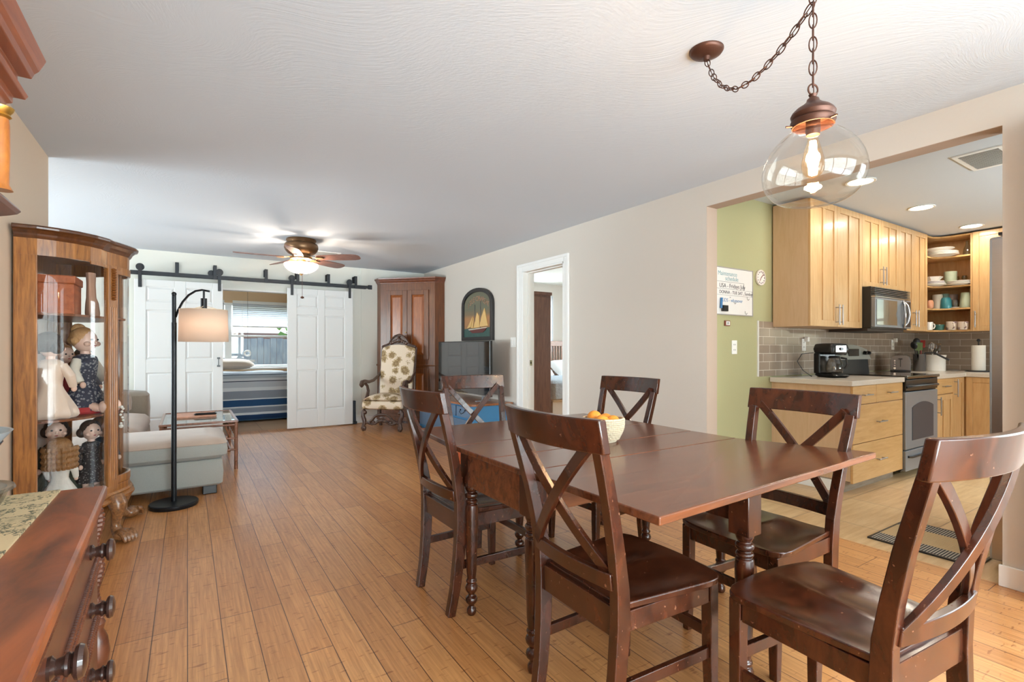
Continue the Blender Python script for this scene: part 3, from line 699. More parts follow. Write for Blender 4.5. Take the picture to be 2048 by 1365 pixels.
dr_ = MB().strip(resamp(plan_front), .33, .375, .018); dr_.strip(resamp(plan_front), Z1-.035, Z1+.01, .018)
dr_.box(-.382, -.364, 3.955, 3.985, .33, Z1).box(-.382, -.364, 2*CY-3.985, 2*CY-3.955, .33, Z1)
dd = dr_.build('door', M_oak, cc, bevel=.002)
MB().strip(resamp(plan_front), .37, Z1-.03, .003).build('door_glass', M_cg, dd, smooth=True)
b = MB().cyl((-.362, 3.978, .80), (-.350, 3.972, .80), .006, n=12).sph((-.346, 3.968, .80), (.009, .011, .011), 10, 6); b.build('door_knob', mat('crystal', (206, 206, 198), .08, coat=1), dd, smooth=True)
b = MB()
for k in range(7):
    b.sph((-.345+.006*math.cos(k*1.7), 3.962+.008*math.sin(k*2.1), .79-.018*k), .008 if k != 6 else .013, 8, 6)
kc = b.build('key_charm', mat('crystal', (206, 206, 198), .08, coat=1), cc, smooth=True)
MB().molding(outline[4:-4], [(-.001, Z1-.012), (.006, Z1-.012), (.006, Z1+.006), (-.001, Z1+.006)]).build('bead_trim', M_oak, cc)
SH = [(.774, 'lower'), (1.36, 'upper')]
inner = [(-.753, 3.634), (-.66, 3.634), (-.59, 3.66), (-.53, 3.70), (-.47, 3.77), (-.43, 3.87), (-.395, 3.97), (-.36, 4.03), (-.342, 4.07), (-.338, CY)]
inner = inner+[(x, 2*CY-y) for x, y in inner[:-1]][::-1]
for z, _ in SH: MB().prism(inner, z-.012, z).build('shelf', wood('shelf_oak', (96, 50, 24), (140, 82, 42), .4, (9, 1, 9)), cc)

# dolls ---------------------------------------------------------------------
M_skin = mat('doll_porcelain', (232, 196, 176), .35)
def doll(loc, rz, h, dress, hair, label, arms=None, hem=None, hairstyle='long', legs=True, sit=True, apron=None, tilt=0, hs=1, ll=1):
    """sitting or standing doll of height h, faces local -y"""
    d = thing('doll', label, 'doll', loc, rz, 'dolls in the curio cabinet', world=False)
    k = h/.42
    def sc(P): return [(r*k, z*k) for r, z in P]
    M = Matrix.Identity(4)
    if sit:
        skirt = [(.085, 0), (.10, .015), (.092, .05), (.062, .11), (.045, .15), (.05, .19), (.055, .235), (.048, .262), (.02, .275), (.001, .276)]
    else:
        skirt = [(.07, .05), (.075, .055), (.058, .13), (.04, .19), (.044, .22), (.046, .255), (.042, .28), (.018, .29), (.001, .291)]
    zt = .276 if sit else .291
    b = MB(); n = 32
    rings = []
    for r, z in sc(smooth_prof(skirt, 2)):
        amp = .10*max(0, 1-z/(.16*k))
        rings.append([(r*(1+amp*math.cos(9*2*PI*i/n))*math.cos(2*PI*i/n), r*.82*(1+amp*math.cos(9*2*PI*i/n))*math.sin(2*PI*i/n), z) for i in range(n)])
    b.loft(rings); b.build('dress', dress, d, smooth=True)
    if hem: MB().lathe(sc([(.101, .0), (.106, .01), (.10, .03), (.09, .03)]) if sit else sc([(.074, .045), (.079, .05), (.074, .075), (.068, .075)]), n=32, sy=.84).build('hem', hem, d, smooth=True)
    hz = (zt+.062)*k
    b = MB().sph((0, 0, hz), (.045*k*hs, .048*k*hs, .055*k*hs), 18, 12); b.cyl((0, 0, (zt-.01)*k), (0, 0, (zt+.03)*k), .018*k)
    b.sph((0, -.049*k, hz-.008*k), (.006*k, .007*k, .008*k), 8, 6)
    for s in (-1, 1): b.sph((s*.03*k, -.033*k, hz-.016*k), (.014*k, .014*k, .012*k), 8, 6)
    hd = b.build('head', M_skin, d, smooth=True)
    b = MB()
    for s in (-1, 1): b.sph((s*.017*k, -.044*k, hz+.004*k), (.006*k, .004*k, .005*k), 8, 6)
    b.build('eyes', mat('doll_eye', (40, 34, 38), .2), hd, smooth=True)
    MB().sph((0, -.046*k, hz-.024*k), (.008*k, .004*k, .003*k), 8, 6).build('mouth', mat('doll_lips', (176, 70, 66), .4), hd, smooth=True)
    b = MB().sph((0, .011*k, hz+.012*k), (.051*k*hs, .050*k*hs, .053*k*hs), 18, 12)
    if hairstyle == 'curls':
        for i in range(13):
            a = -.35+PI*1.18*i/12; rr = .056*k*hs; b.tube([(rr*math.cos(a)*(1+.05*(j % 2)), rr*math.sin(a)*(1+.05*(j % 2)), hz+.02*k-j*.018*k) for j in range(9)], [.0105*k*hs*(1-.03*j+(.35 if j % 2 else 0)) for j in range(9)], 8)
    elif hairstyle == 'bun':
        b.sph((0, .03*k, hz+.05*k), .03*k, 12, 8)
        for i in range(7): a = PI*i/6; b.sph((.046*k*math.cos(a), .012*k+.03*k*math.sin(a), hz+.0*k), .018*k, 8, 6)
    elif hairstyle == 'rolled':
        for s in (-1, 1): b.sph((s*.038*k, .02*k, hz-.01*k), (.026*k, .03*k, .03*k), 12, 8)
    b.build('hair', hair, d, smooth=True)
    am = arms or dress
    for s in (-1, 1):
        b = MB().tube([(s*.045*k, 0, (zt-.03)*k), (s*.075*k, -.008*k, (zt-.08)*k), (s*.072*k, -.035*k, (zt-.13)*k)], [.02*k, .021*k, .016*k], 10)
        ar = b.build('arm', am, d, smooth=True)
        MB().sph((s*.070*k, -.045*k, (zt-.143)*k), (.012*k, .012*k, .015*k), 10, 6).build('hand', M_skin, ar, smooth=True)
    if legs:
        for s in (-1, 1):
            b = MB()
            if sit: b.tube([(s*.035*k, -.06*k*ll, .028*k), (s*.04*k, -.12*k*ll, .03*k), (s*.042*k, -.185*k*ll, .024*k)], [.024*k, .022*k, .016*k], 10); b.sph((s*.042*k, -.205*k*ll, .03*k), (.016*k, .02*k, .028*k), 10, 6)
            else: b.tube([(s*.028*k, 0, .1*k), (s*.028*k, 0, .02*k)], [.02*k, .015*k], 10); b.sph((s*.028*k, -.012*k, .014*k), (.016*k, .03*k, .014*k), 10, 6)
            b.build('leg', M_skin, d, smooth=True)
    return d
def fab(n, c, **k): return mat(n, c, .85, noise=.1, nscale=30, bump=.2, bscale=60, **k)
M_pink = mat('pale_satin', (232, 208, 186), .4, noise=.08, nscale=10, sheen=.5)
M_navyf = pattern('navy_floral', 'floral', (44, 48, 66), [(226, 224, 220), (44, 48, 66)], 60, .85, dict(q=.50, k=.3))
HB, HD_, HG = mat('hair_blond', (188, 142, 92), .55, noise=.2, nscale=60, bump=.4, bscale=90), mat('hair_dark', (58, 42, 34), .5, noise=.2, nscale=50, bump=.4, bscale=90), mat('hair_brown', (150, 108, 66), .5, noise=.3, nscale=60, bump=.5, bscale=80)
u = .774
doll((-.65, 3.79, u), math.radians(-20+180), .51, M_pink, HD_, 'doll in a pale satin dress with dark hair, seen from behind on the middle shelf', hairstyle='rolled', legs=False)
doll((-.53, 4.02, u), math.radians(60), .55, M_navyf, HB, 'blond doll in navy flowered dress with white sleeves and red hem, middle shelf', arms=fab('ivory_cotton', (226, 220, 204)), hem=fab('red_cotton', (170, 42, 44)), hairstyle='bun', ll=.55)
doll((-.655, 4.20, u), math.radians(40), .44, fab('red_dress', (160, 40, 46)), HB, 'doll in a red dress behind the navy flowered doll, middle shelf', hairstyle='bun')
doll((-.58, 4.38, u), math.radians(40), .42, fab('grey_dress', (120, 118, 126)), HD_, 'doll in a grey dress at the far end of the middle shelf', hairstyle='rolled')
doll((-.61, 3.80, .30), math.radians(170), .36, fab('white_lace', (226, 222, 212)), HG, 'doll with long brown ringlets seen from behind on the bottom shelf', hairstyle='curls', legs=False, hs=1.4)
doll((-.66, 4.0, .30), math.radians(10), .47, fab('teal_cloth', (74, 84, 74)), HD_, 'doll with a round face and dark hair at the back of the bottom shelf', hairstyle='rolled', legs=False)
doll((-.50, 4.01, .30), math.radians(30), .43, pattern('black_dots', 'floral', (34, 32, 36), [(206, 200, 196), (34, 32, 36)], 90, .8, dict(q=.42, k=.25)), HD_, 'doll in a black dotted dress on the bottom shelf', hairstyle='rolled', sit=False)
doll((-.455, 4.13, .30), math.radians(60), .44, fab('slate_coat', (66, 72, 82)), HG, 'doll in a slate blue coat next to the front stile, bottom shelf', hairstyle='rolled', sit=False)
# box and boot form on the top shelf
o = thing('wooden_chest', 'small orange wooden chest on the top shelf of the curio cabinet', 'chest', (-.63, 3.80, 1.36))
MB().box(-.735, -.535, 3.70, 3.93, 1.36, 1.53).build('body', wood('chest_wood', (150, 74, 32), (186, 98, 48), .5, (9, 1, 9)), o, bevel=.004)
MB().box(-.742, -.528, 3.69, 3.94, 1.53, 1.575).build('lid', wood('chest_wood', (150, 74, 32), (186, 98, 48)), o, bevel=.006)
b = MB().loft([[(-.50+dx+a*math.cos(2*PI*k/14)*.5, 4.02+dy+a*math.sin(2*PI*k/14), 1.36+z) for k in range(14)] for z, a, dx, dy in ((0, .07, .0, .05), (.03, .075, 0, .05), (.09, .065, 0, .03), (.12, .05, 0, 0), (.2, .045, 0, -.01), (.27, .05, 0, -.015))])
o = b.build('leather_boot', mat('tan_leather', (196, 150, 122), .55, noise=.15, nscale=14), loc=(-.50, 4.02, 1.36), smooth=True); o.location = (-.50, 4.02, 1.36)
tag(o, 'tan leather boot beside the orange chest on the top shelf', 'boot')

# ------------------------------------------------------------------ foreground sideboard
DX, DYE, DZT = -.156, 1.487, .85
sd = thing('sideboard', 'dark reddish wooden sideboard in the left foreground with turned knobs', 'sideboard', (-.45, .75, 0))
M_sb = wood('sideboard_wood', (66, 32, 17), (166, 88, 44), .34, (4, 1.5, 3), .3, 3)
M_sbd = wood('sideboard_dark', (66, 34, 22), (104, 58, 38), .35, (9, 2, 9), .35, 3)
b = MB().prism([(-.765, -.15), (-.105, -.15), (DX, DYE), (-.765, DYE)], DZT-.024, DZT); b.build('top', M_sb, sd, bevel=.006, seg=3)
def fx(y): return DX+(y-DYE)*(-.105-DX)/(-.15-DYE)-.015    # front plane
b = MB().prism([(-.76, -.13), (fx(-.13), -.13), (fx(1.44), 1.44), (-.76, 1.44)], .12, DZT-.024); b.build('body', M_sbd, sd)
zz = [(.713, .817), (.600, .702), (.455, .589), (.14, .444)]
for i, (a, z) in enumerate(zz):
    b = MB().prism([(fx(0)-.005, .0), (fx(0)+.004, .0), (fx(1.41)+.004, 1.41), (fx(1.41)-.005, 1.41)], a, z)
    dw = b.build('drawer', M_sbd, sd, bevel=.004)
    for zz_ in (a+.006, z-.004):
        b = MB(); yb = 0.0
        while yb < 1.4: b.sph((fx(yb)+.006, yb, zz_), (.0055, .0058, .0055), 6, 4); yb += .0095
        b.build('bead_trim', M_sbd, dw, smooth=True)
    for ky in (.84, 1.275, .4):
        kx = fx(ky)+.004; q = Matrix.Translation((kx, ky, (a+z)/2)) @ Matrix.Rotation(PI/2, 4, 'Y')
        MB().lathe([(.014, 0), (.015, .004), (.0095, .008), (.011, .015), (.0145, .018), (.0145, .021), (.0115, .023), (.020, .027), (.0215, .031), (.019, .036), (.009, .039), (.001, .039)], n=20, M=q).build('knob', mat('knob_wood', (54, 34, 28), .22, coat=.5), dw, smooth=True)
# rope-turned front post with vase foot at the far corner
b = MB(); px_, py_ = fx(1.46)-.004, 1.462
for k in range(28):
    a = k*.55; b.sph((px_+.005*math.cos(a), py_+.005*math.sin(a), .56+k*.0095), (.0125, .0125, .009), 8, 5)
b.lathe([(.012, .02), (.022, .04), (.024, .09), (.02, .14), (.024, .17), (.026, .2), (.026, .36), (.022, .385), (.016, .395), (.021, .41), (.024, .43), (.018, .445), (.024, .455), (.026, .48), (.022, .51), (.014, .53), (.018, .545), (.011, .56)], (px_, py_, 0), 20)
b.lathe([(.02, 0), (.026, .008), (.024, .03), (.015, .035)], (px_, py_, 0), 16)
b.build('corner_post', M_sbd, sd, smooth=True)
MB().box(-.75, -.70, 1.38, 1.43, 0, .12).box(-.75, -.70, -.12, -.07, 0, .12).box(-.2, -.15, -.12, -.07, 0, .12).build('foot', M_sbd, sd)
# runner and bowls
M_run = pattern('runner_print', 'floral', (206, 186, 146), [(34, 58, 52), (206, 186, 146)], 16, .9, dict(q=.94, k=.9))
o = MB().box(-.765, -.236, -.1, DYE-.012, DZT, DZT+.004).build('table_runner', M_run, loc=(-.54, .7, DZT)); o.location = (-.54, .7, DZT); tag(o, 'cream and dark green patterned runner lying on the sideboard', 'table runner')
p = at(-14, 985, Z=DZT+.004)
o = MB().lathe([(.001, .004), (.034, .004), (.039, .0), (.043, .0), (.051, .012), (.064, .035), (.071, .054), (.080, .057), (.078, .062), (.068, .06), (.060, .04), (.046, .016), (.034, .009), (.001, .009)], n=40).build('plastic_bowl', glass('cloudy_plastic', (222, 220, 212), .25, 2.5), smooth=True)
o.location = (-.345, 1.265, DZT+.004); tag(o, 'small cloudy plastic bowl on the patterned runner at the left edge', 'bowl')
vs = thing('ceramic_pot', 'blue-grey flared pot with a dark band on the sideboard', 'pot', (-.43, 1.405, DZT+.004), 0, world=False)
MB().lathe([(.001, 0), (.048, 0), (.054, .01), (.08, .07), (.115, .125), (.131, .145), (.126, .145), (.075, .07), (.05, .012), (.001, .012)], n=40).build('body', mat('pot_glaze', (156, 172, 182), .3, noise=.1, nscale=20), vs, smooth=True)
MB().lathe([(.096, .094), (.114, .122), (.116, .122), (.098, .094)], n=40, cap=False).build('dark_band', mat('pot_band', (40, 44, 50), .3), vs, smooth=True)

# ------------------------------------------------------------------ wall hung cabinet above (only its end is seen)
wc = thing('wall_cabinet', 'carved reddish wall cabinet with stepped crown and gilt-capped column, top left', 'cabinet', (-.6, 1.0, 1.43))
KX, KY = -.30, 1.44
M_wc = wood('cornice_wood', (104, 52, 30), (150, 84, 50), .35, (2, 1, 12), .3, 3)
pl_ = [(-.777, KY), (KX, KY), (KX, .2)]
def mold2(prof): return MB().molding(pl_, prof, side=-1)
MB().box(-.777, KX-.05, .2, KY-.05, 1.46, 1.74).build('body', M_wc, wc)
mold2([(-.09, 1.655), (-.015, 1.655), (-.012, 1.668), (-.004, 1.674), (-.004, 1.688), (.012, 1.692), (.016, 1.702), (.002, 1.706), (.002, 1.736), (.02, 1.742), (.024, 1.755), (.03, 1.765), (.037, 1.785), (.040, 1.795), (.037, 1.80), (-.09, 1.80)]).build('crown', M_wc, wc, bevel=.0015)
mold2([(-.09, 1.425), (-.03, 1.425), (-.02, 1.434), (-.008, 1.44), (.002, 1.446), (.007, 1.453), (.002, 1.460), (-.015, 1.478), (-.09, 1.480)]).build('ledge', M_sbd, wc, bevel=.0015)
b = MB().lathe([(.02, 1.488), (.016, 1.496), (.014, 1.5), (.0155, 1.56), (.015, 1.62), (.0135, 1.635)], (KX-.020, KY-.020, 0), 24); b.build('column', wood('column_oak', (150, 84, 26), (196, 120, 44), .3, (6, 6, 3), .5), wc, smooth=True)
b = MB().lathe([(.0135, 1.634), (.018, 1.638), (.015, 1.643), (.02, 1.649), (.022, 1.656), (.0, 1.656)][:-1], (KX-.020, KY-.020, 0), 24); b.build('gilt_capital', mat('gilt', (206, 164, 84), .3, .9), wc, smooth=True)
# white curtain at the near side window
b = MB(); n = 60
for i in range(n):
    pass
pts = [(3.23+.018*math.sin(i*.9), .655-.012*i) for i in range(46)]
o = MB().strip(pts, .02, 2.2, .003).build('curtain', mat('white_curtain', (234, 232, 226), .9), loc=(3.23, .4, .02), smooth=True); tag(o, 'white hanging curtain at the extreme right edge', 'curtain')
o = MB().cyl((3.23, .60, 2.215), (3.23, -1.2, 2.215), .012); o.cyl((3.23, .55, 2.215), (3.362, .55, 2.215), .006); o.cyl((3.23, -1.1, 2.215), (3.362, -1.1, 2.215), .006); o = o.build('curtain_rod', M_iron, loc=(3.23, 0, 2.215), smooth=True); tag(o, 'dark rod that carries the white curtain', 'curtain rod')
# ------------------------------------------------------------------ sliding barn doors and their rail
def panel_door(root, x0, x1, z0, z1, yf, panels, m=M_door):
    """six panel door slab, front at yf facing -y"""
    MB().box(x0, x1, yf+.012, yf+.032, z0, z1).build('door_core', m, root)
    b = MB(); xs = sorted({x0, x1}|{p[0] for p in panels}|{p[1] for p in panels})
    cols = sorted({(p[0], p[1]) for p in panels}); rows = sorted({(p[2], p[3]) for p in panels})
    e = [x0]+[v for c_ in cols for v in c_]+[x1]
    for i in range(0, len(e), 2): b.box(e[i], e[i+1], yf, yf+.013, z0, z1)
    ez = [z0]+[v for r_ in rows for v in r_]+[z1]
    for i in range(0, len(ez), 2):
        for c_ in cols: b.box(c_[0], c_[1], yf, yf+.013, ez[i], ez[i+1])
    b.build('door_frame', m, root, bevel=.004, seg=1)
    for p in panels:
        MB().loft([[(p[0]+a, yf+d, p[2]+a), (p[1]-a, yf+d, p[2]+a), (p[1]-a, yf+d, p[3]-a), (p[0]+a, yf+d, p[3]-a)] for a, d in ((.012, .0115), (.03, .003), (.034, .003))]).build('raised_panel', m, root)
def hanger(root, x, y, ztop, zbot):
    b = MB().box(x-.019, x+.019, y-.006, y, zbot, ztop)
    b.build('hanger_strap', M_iron, root, bevel=.002)
    h_ = MB().cyl((x, y, ztop-.04), (x, y+.028, ztop-.04), .045, n=20); h_.build('roller', M_iron, root, smooth=True, bevel=.003)
    q = MB()
    for z in (zbot+.03, zbot+.085, ztop-.04): q.cyl((x, y-.011, z), (x, y-.005, z), .007, n=8)
    q.build('bolt', M_black, root)
RZ0, RZ1 = 2.105, 2.15
bR = thing('barn_door', 'white six-panel barn door at the right of the opening, beside the armchair', 'door', (1.67, 7.80, .015), group='sliding barn doors')
x0, x1 = 1.204, 2.133
c1, c2 = (x0+.125, x0+.125+.29), (x1-.125-.29, x1-.125)
pz = [(.27, .86), (1.03, 1.66), (1.765, 1.955)]
panel_door(bR, x0, x1, .015, 2.045, 7.80, [c_+p for c_ in (c1, c2) for p in pz])
hanger(bR, x0+.06, 7.795, 2.225, 1.94); hanger(bR, x1-.05, 7.795, 2.225, 1.94)
bL = thing('barn_door', 'white six-panel barn door behind the floor lamp, with a small black pull', 'door', (-.08, 7.80, .015), group='sliding barn doors')
x0, x1 = -.56, .40
c1, c2 = (x0+.12, x0+.12+.30), (x1-.12-.30, x1-.12)
panel_door(bL, x0, x1, .015, 2.045, 7.80, [c_+p for c_ in (c1, c2) for p in pz])
hanger(bL, x0+.06, 7.795, 2.235, 1.94); hanger(bL, x1-.04, 7.795, 2.235, 1.94)
b = MB().box(x1-.055, x1-.045, 7.782, 7.79, .935, 1.045).box(x1-.068, x1-.032, 7.788, 7.80, 1.03, 1.052).box(x1-.068, x1-.032, 7.788, 7.80, .925, .947)
b.build('pull_handle', M_black, bL, bevel=.002)
rl = thing('barn_door_rail', 'long black iron bypass rail with wall brackets above the barn doors', 'door rail', (.95, 7.85, 2.1))
MB().box(-.60, 2.43, 7.815, 7.823, RZ0, RZ1).build('front_rail', M_iron, rl, bevel=.001)
MB().box(-.60, 2.36, 7.885, 7.893, RZ0, RZ1).build('rear_rail', M_iron, rl, bevel=.001)
for x in (-.115, .31, .93, 1.345, 1.775, 2.18):
    b = MB().box(x-.02, x+.02, 7.806, 7.814, RZ0-.01, 2.285).box(x-.02, x+.02, 7.806, 7.94, 2.277, 2.285).box(x-.02, x+.02, 7.932, 7.953, 2.19, 2.285).box(x-.014, x+.014, 7.823, 7.94, 2.12, 2.135)
    b.build('bracket', M_iron, rl, bevel=.001)
for x in (2.40,): MB().box(x-.03, x+.03, 7.80, 7.823, RZ0-.008, RZ1+.012).build('end_stop', M_iron, rl, bevel=.003)
b = MB().cyl((.27, 7.892, 2.185), (.27, 7.915, 2.185), .042, n=20); b.build('rear_roller', M_iron, rl, smooth=True)
sp = MB().box(2.155, 2.195, 7.86, 7.93, .04, .36).build('tower_speaker', mat('speaker_black', (34, 42, 56), .4), loc=(2.175, 7.89, 0), bevel=.006); tag(sp, 'small dark narrow box standing on the floor beside the right barn door', 'speaker')
MB().box(-.035, .035, -.04, .05, 0, .04).build('foot', M_black, sp)

# ------------------------------------------------------------------ ceiling fan
FC = Vector((1.113, 6.245, 0))
fan = thing('ceiling_fan', 'five-blade bronze ceiling fan with a glowing glass bowl light', 'ceiling fan', (FC.x, FC.y, H))
MB().lathe([(.16, H), (.165, H-.015), (.155, H-.03), (.15, H-.04), (.175, H-.055), (.185, H-.075), (.185, H-.105), (.175, H-.13), (.15, H-.16), (.125, H-.175), (.10, H-.185), (.10, H-.205), (.12, H-.215), (.12, H-.23), (.05, H-.24), (.001, H-.24)][::-1], (FC.x, FC.y, 0), 40).build('motor_housing', mat('fan_bronze', (112, 84, 58), .38, .7), fan, smooth=True)
M_bl = wood('fan_blade', (92, 56, 44), (128, 86, 72), .4, (3, 14, 3), .2, 3)
for deg in (140.5, 212, 284, 356, 68):
    a = math.radians(deg); u = _rt*math.cos(a)+_fw*math.sin(a); v = Vector((-u.y, u.x, 0))
    zb = H-.215; R = []
    for q, w_ in ((.19, .05), (.22, .058), (.35, .068), (.5, .074), (.62, .072), (.67, .06), (.695, .038), (.70, .02)):
        c_ = FC+u*q; R.append([(c_.x+v.x*s*w_, c_.y+v.y*s*w_, zb-s*w_*.24+dz) for s, dz in ((-1, -.004), (1, -.004), (1, .004), (-1, .004))])
    MB().loft(R).build('blade', M_bl, fan, bevel=.001)
    p0, p1 = FC+u*.09, FC+u*.25
    b = MB().loft([[(p.x+v.x*s*w_, p.y+v.y*s*w_, zz+dz) for s, dz in ((-1, -.005), (1, -.005), (1, .003), (-1, .003))] for p, w_, zz in ((p0, .02, H-.20), (FC+u*.15, .018, H-.215), (FC+u*.19, .045, zb-.007), (p1, .04, zb-.007), (FC+u*.265, .015, zb-.007))])
    b.build('blade_arm', mat('antique_brass', (178, 140, 92), .35, .8), fan, bevel=.001)
MB().lathe([(.05, H-.238), (.05, H-.26), (.04, H-.268), (.03, H-.275), (.02, H-.278), (.01, H-.278)], (FC.x, FC.y, 0), 32, cap=False).build('light_fitter', mat('antique_brass', (178, 140, 92)), fan, smooth=True)
M_bowl = shade_mat('lit_bowl_glass', (255, 244, 226), .6, (255, 226, 180), .6)
MB().lathe(smooth_prof([(.182, H-.285), (.186, H-.297), (.178, H-.32), (.150, H-.352), (.10, H-.381), (.04, H-.395), (.008, H-.397)]), (FC.x, FC.y, 0), 40, cap=False).build('glass_bowl', M_bowl, fan, smooth=True)
MB().lathe([(.028, H-.393), (.024, H-.403), (.012, H-.41), (.012, H-.418), (.001, H-.422)][::-1], (FC.x, FC.y, 0), 20).build('finial', mat('antique_brass', (178, 140, 92)), fan, smooth=True)
b = MB().cyl((FC.x+.01, FC.y, H-.41), (FC.x+.01, FC.y, H-.66), .0022, n=6); pc = b.build('pull_chain', M_bronze, fan)
MB().lathe([(.001, H-.69), (.02, H-.683), (.018, H-.668), (.004, H-.66)], (FC.x+.01, FC.y, 0), 14).build('pull_knob', M_bronze, pc, smooth=True)
MB().cyl((FC.x, FC.y, H-.39), (FC.x, FC.y, H-.24), .004).build('center_rod', M_bronze, fan)
for k in range(3):
    a = 2*PI*k/3; point('bulb_light_fan', (FC.x+.07*math.cos(a), FC.y+.07*math.sin(a), H-.305), 6.5, (1, .84, .68), .02)
vt = at(650, 508, Z=H)
v = thing('ceiling_vent', 'small white ceiling vent behind the ceiling fan', 'vent', (vt.x, vt.y, H)); b = MB()
b.box(vt.x-.17, vt.x+.17, vt.y-.17, vt.y-.14, H-.008, H).box(vt.x-.17, vt.x+.17, vt.y+.14, vt.y+.17, H-.008, H).box(vt.x-.17, vt.x-.14, vt.y-.14, vt.y+.14, H-.008, H).box(vt.x+.14, vt.x+.17, vt.y-.14, vt.y+.14, H-.008, H).build('frame', M_trim, v)
b = MB()
for i in range(10): b.box(vt.x-.14, vt.x+.14, vt.y-.135+i*.028, vt.y-.121+i*.028, H-.006, H-.001)
b.build('louvers', mat('vent_grey', (180, 180, 178), .6), v)

# ------------------------------------------------------------------ arc floor lamp
LX, LY = -.085, 4.495
lp = thing('floor_lamp', 'black arched floor lamp with a cream drum shade', 'lamp', (LX, LY, 0))
M_lb = mat('lamp_black', (30, 32, 36), .35, .5)
MB().lathe([(.152, 0), (.156, .006), (.156, .026), (.150, .032), (.001, .034)], (LX, LY, 0), 48).build('base', M_lb, lp, smooth=True)
MB().lathe([(.0175, .034), (.0175, 1.36), (.0145, 1.362), (.0145, 1.56), (.001, 1.56)], (LX, LY, 0), 20).build('pole', M_lb, lp, smooth=True)
MB().sph((LX, LY, 1.572), .017).build('finial', M_lb, lp, smooth=True)
U = (Vector((.093, 4.38, 0))-Vector((LX, LY, 0))).normalized()
def lpnt(s, z): q = Vector((LX, LY, 0))+U*s; return (q.x, q.y, z)
MB().sweep([lpnt(.012, 1.40), lpnt(.03, 1.45), lpnt(.065, 1.515), lpnt(.11, 1.565), lpnt(.16, 1.595), lpnt(.21, 1.603), lpnt(.265, 1.592)], .010, .014, side=(U.y, -U.x, 0)).build('arc_arm', M_lb, lp, bevel=.002, smooth=True)
MB().cyl(lpnt(.222, 1.60), lpnt(.222, 1.54), .007).build('stem', M_lb, lp, smooth=True)
MB().cyl(lpnt(.222, 1.54), lpnt(.222, 1.44), .021, n=20).build('socket', M_lb, lp, smooth=True)
sc_ = lpnt(.222, 0); M_sh = shade_mat('lamp_shade_linen', (236, 220, 204), .5)
sh = MB().lathe([(.160, 1.218), (.154, 1.456)], (sc_[0], sc_[1], 0), 48, cap=False).build('lamp_shade', M_sh, lp, smooth=True, solid=.002)
b = MB()
for k in range(3):
    a = 2*PI*k/3+.3; b.cyl((sc_[0], sc_[1], 1.485), (sc_[0]+.153*math.cos(a), sc_[1]+.153*math.sin(a), 1.452), .0025, n=6)
b.tube([(sc_[0]+.155*math.cos(2*PI*k/40), sc_[1]+.155*math.sin(2*PI*k/40), 1.455) for k in range(40)], .002, 6, loop=True); b.build('shade_spider', mat('cream_wire', (224, 208, 180), .4), sh)
MB().sph((sc_[0], sc_[1], 1.37), (.03, .03, .04)).build('bulb', mat('warm_bulb', (255, 236, 210), emit=(255, 214, 170), es=5), lp, smooth=True)
point('bulb_light_floor_lamp', (sc_[0], sc_[1], 1.33), 1.1, (1, .88, .78), .04)

# ------------------------------------------------------------------ chaise sofa, coffee table
M_sofa = mat('sofa_grey', (158, 160, 154), .9, noise=.10, nscale=260, bump=.35, bscale=320, sheen=.3)
M_sofat = mat('sofa_top_tan', (180, 160, 144), .9, noise=.12, nscale=9, bump=.25, bscale=200, sheen=.4)
so = thing('chaise_sofa', 'grey-green upholstered chaise sofa with a tan top behind the curio cabinet', 'sofa', (-1.0, 5.6, 0))
def cushion(b, x0, x1, y0, y1, z0, z1, e=.05, puff=.015, n=5):
    R = []
    prof = [(e, z0), (.006, z0+e*.6), (0, (z0+z1)/2), (.008, z1-e*.5), (e*.5, z1-.006), (e*1.6, z1+puff*.5), (e*3, z1+puff)]
    for i_, z in prof:
        r = max(.01, e-i_*.2); pts = []
        for cx0, cy0, a0 in ((x1-i_-r, y1-i_-r, 0), (x0+i_+r, y1-i_-r, PI/2), (x0+i_+r, y0+i_+r, PI), (x1-i_-r, y0+i_+r, 1.5*PI)):
            for k in range(n): a = a0+PI/2*k/(n-1); pts.append((cx0+r*math.cos(a), cy0+r*math.sin(a), z))
        R.append(pts)
    return b.loft(R)
cushion(MB(), -1.9, .245, 4.66, 5.38, .07, .285, .03, .0).build('chaise_base', M_sofa, so, smooth=True)
cushion(MB(), -1.9, .275, 4.63, 5.40, .285, .43, .055, .0).build('chaise_cushion', M_sofa, so, smooth=True)
cushion(MB(), -1.9, .272, 4.633, 5.397, .375, .445, .05, .02).build('chaise_top', M_sofat, so, smooth=True)
MB().box(.10, .20, 4.70, 4.80, 0, .07).build('foot', M_black, so, bevel=.006); MB().box(.10, .20, 5.25, 5.35, 0, .07).build('foot', M_black, so, bevel=.006)
MB().box(-1.85, -1.75, 4.70, 4.80, 0, .07).build('foot', M_black, so, bevel=.006)
M_sofb = mat('sofa_brown_grey', (146, 134, 120), .9, noise=.10, nscale=60, bump=.3, bscale=200, sheen=.3)
cushion(MB(), -2.2, -.36, 5.42, 7.2, .07, .30, .03, 0).build('sofa_base', M_sofb, so, smooth=True)
cushion(MB(), -1.9, -.34, 5.42, 6.78, .30, .47, .08, .03).build('seat_cushion', M_sofat, so, smooth=True)
cushion(MB(), -2.0, -.36, 6.80, 7.2, .30, .69, .08, .02).build('back_rest', M_sofb, so, smooth=True)
b = cushion(MB(), -.9, -.50, 6.62, 6.82, .47, .72, .08, .01); b.build('pillow', M_sofat, so, smooth=True)

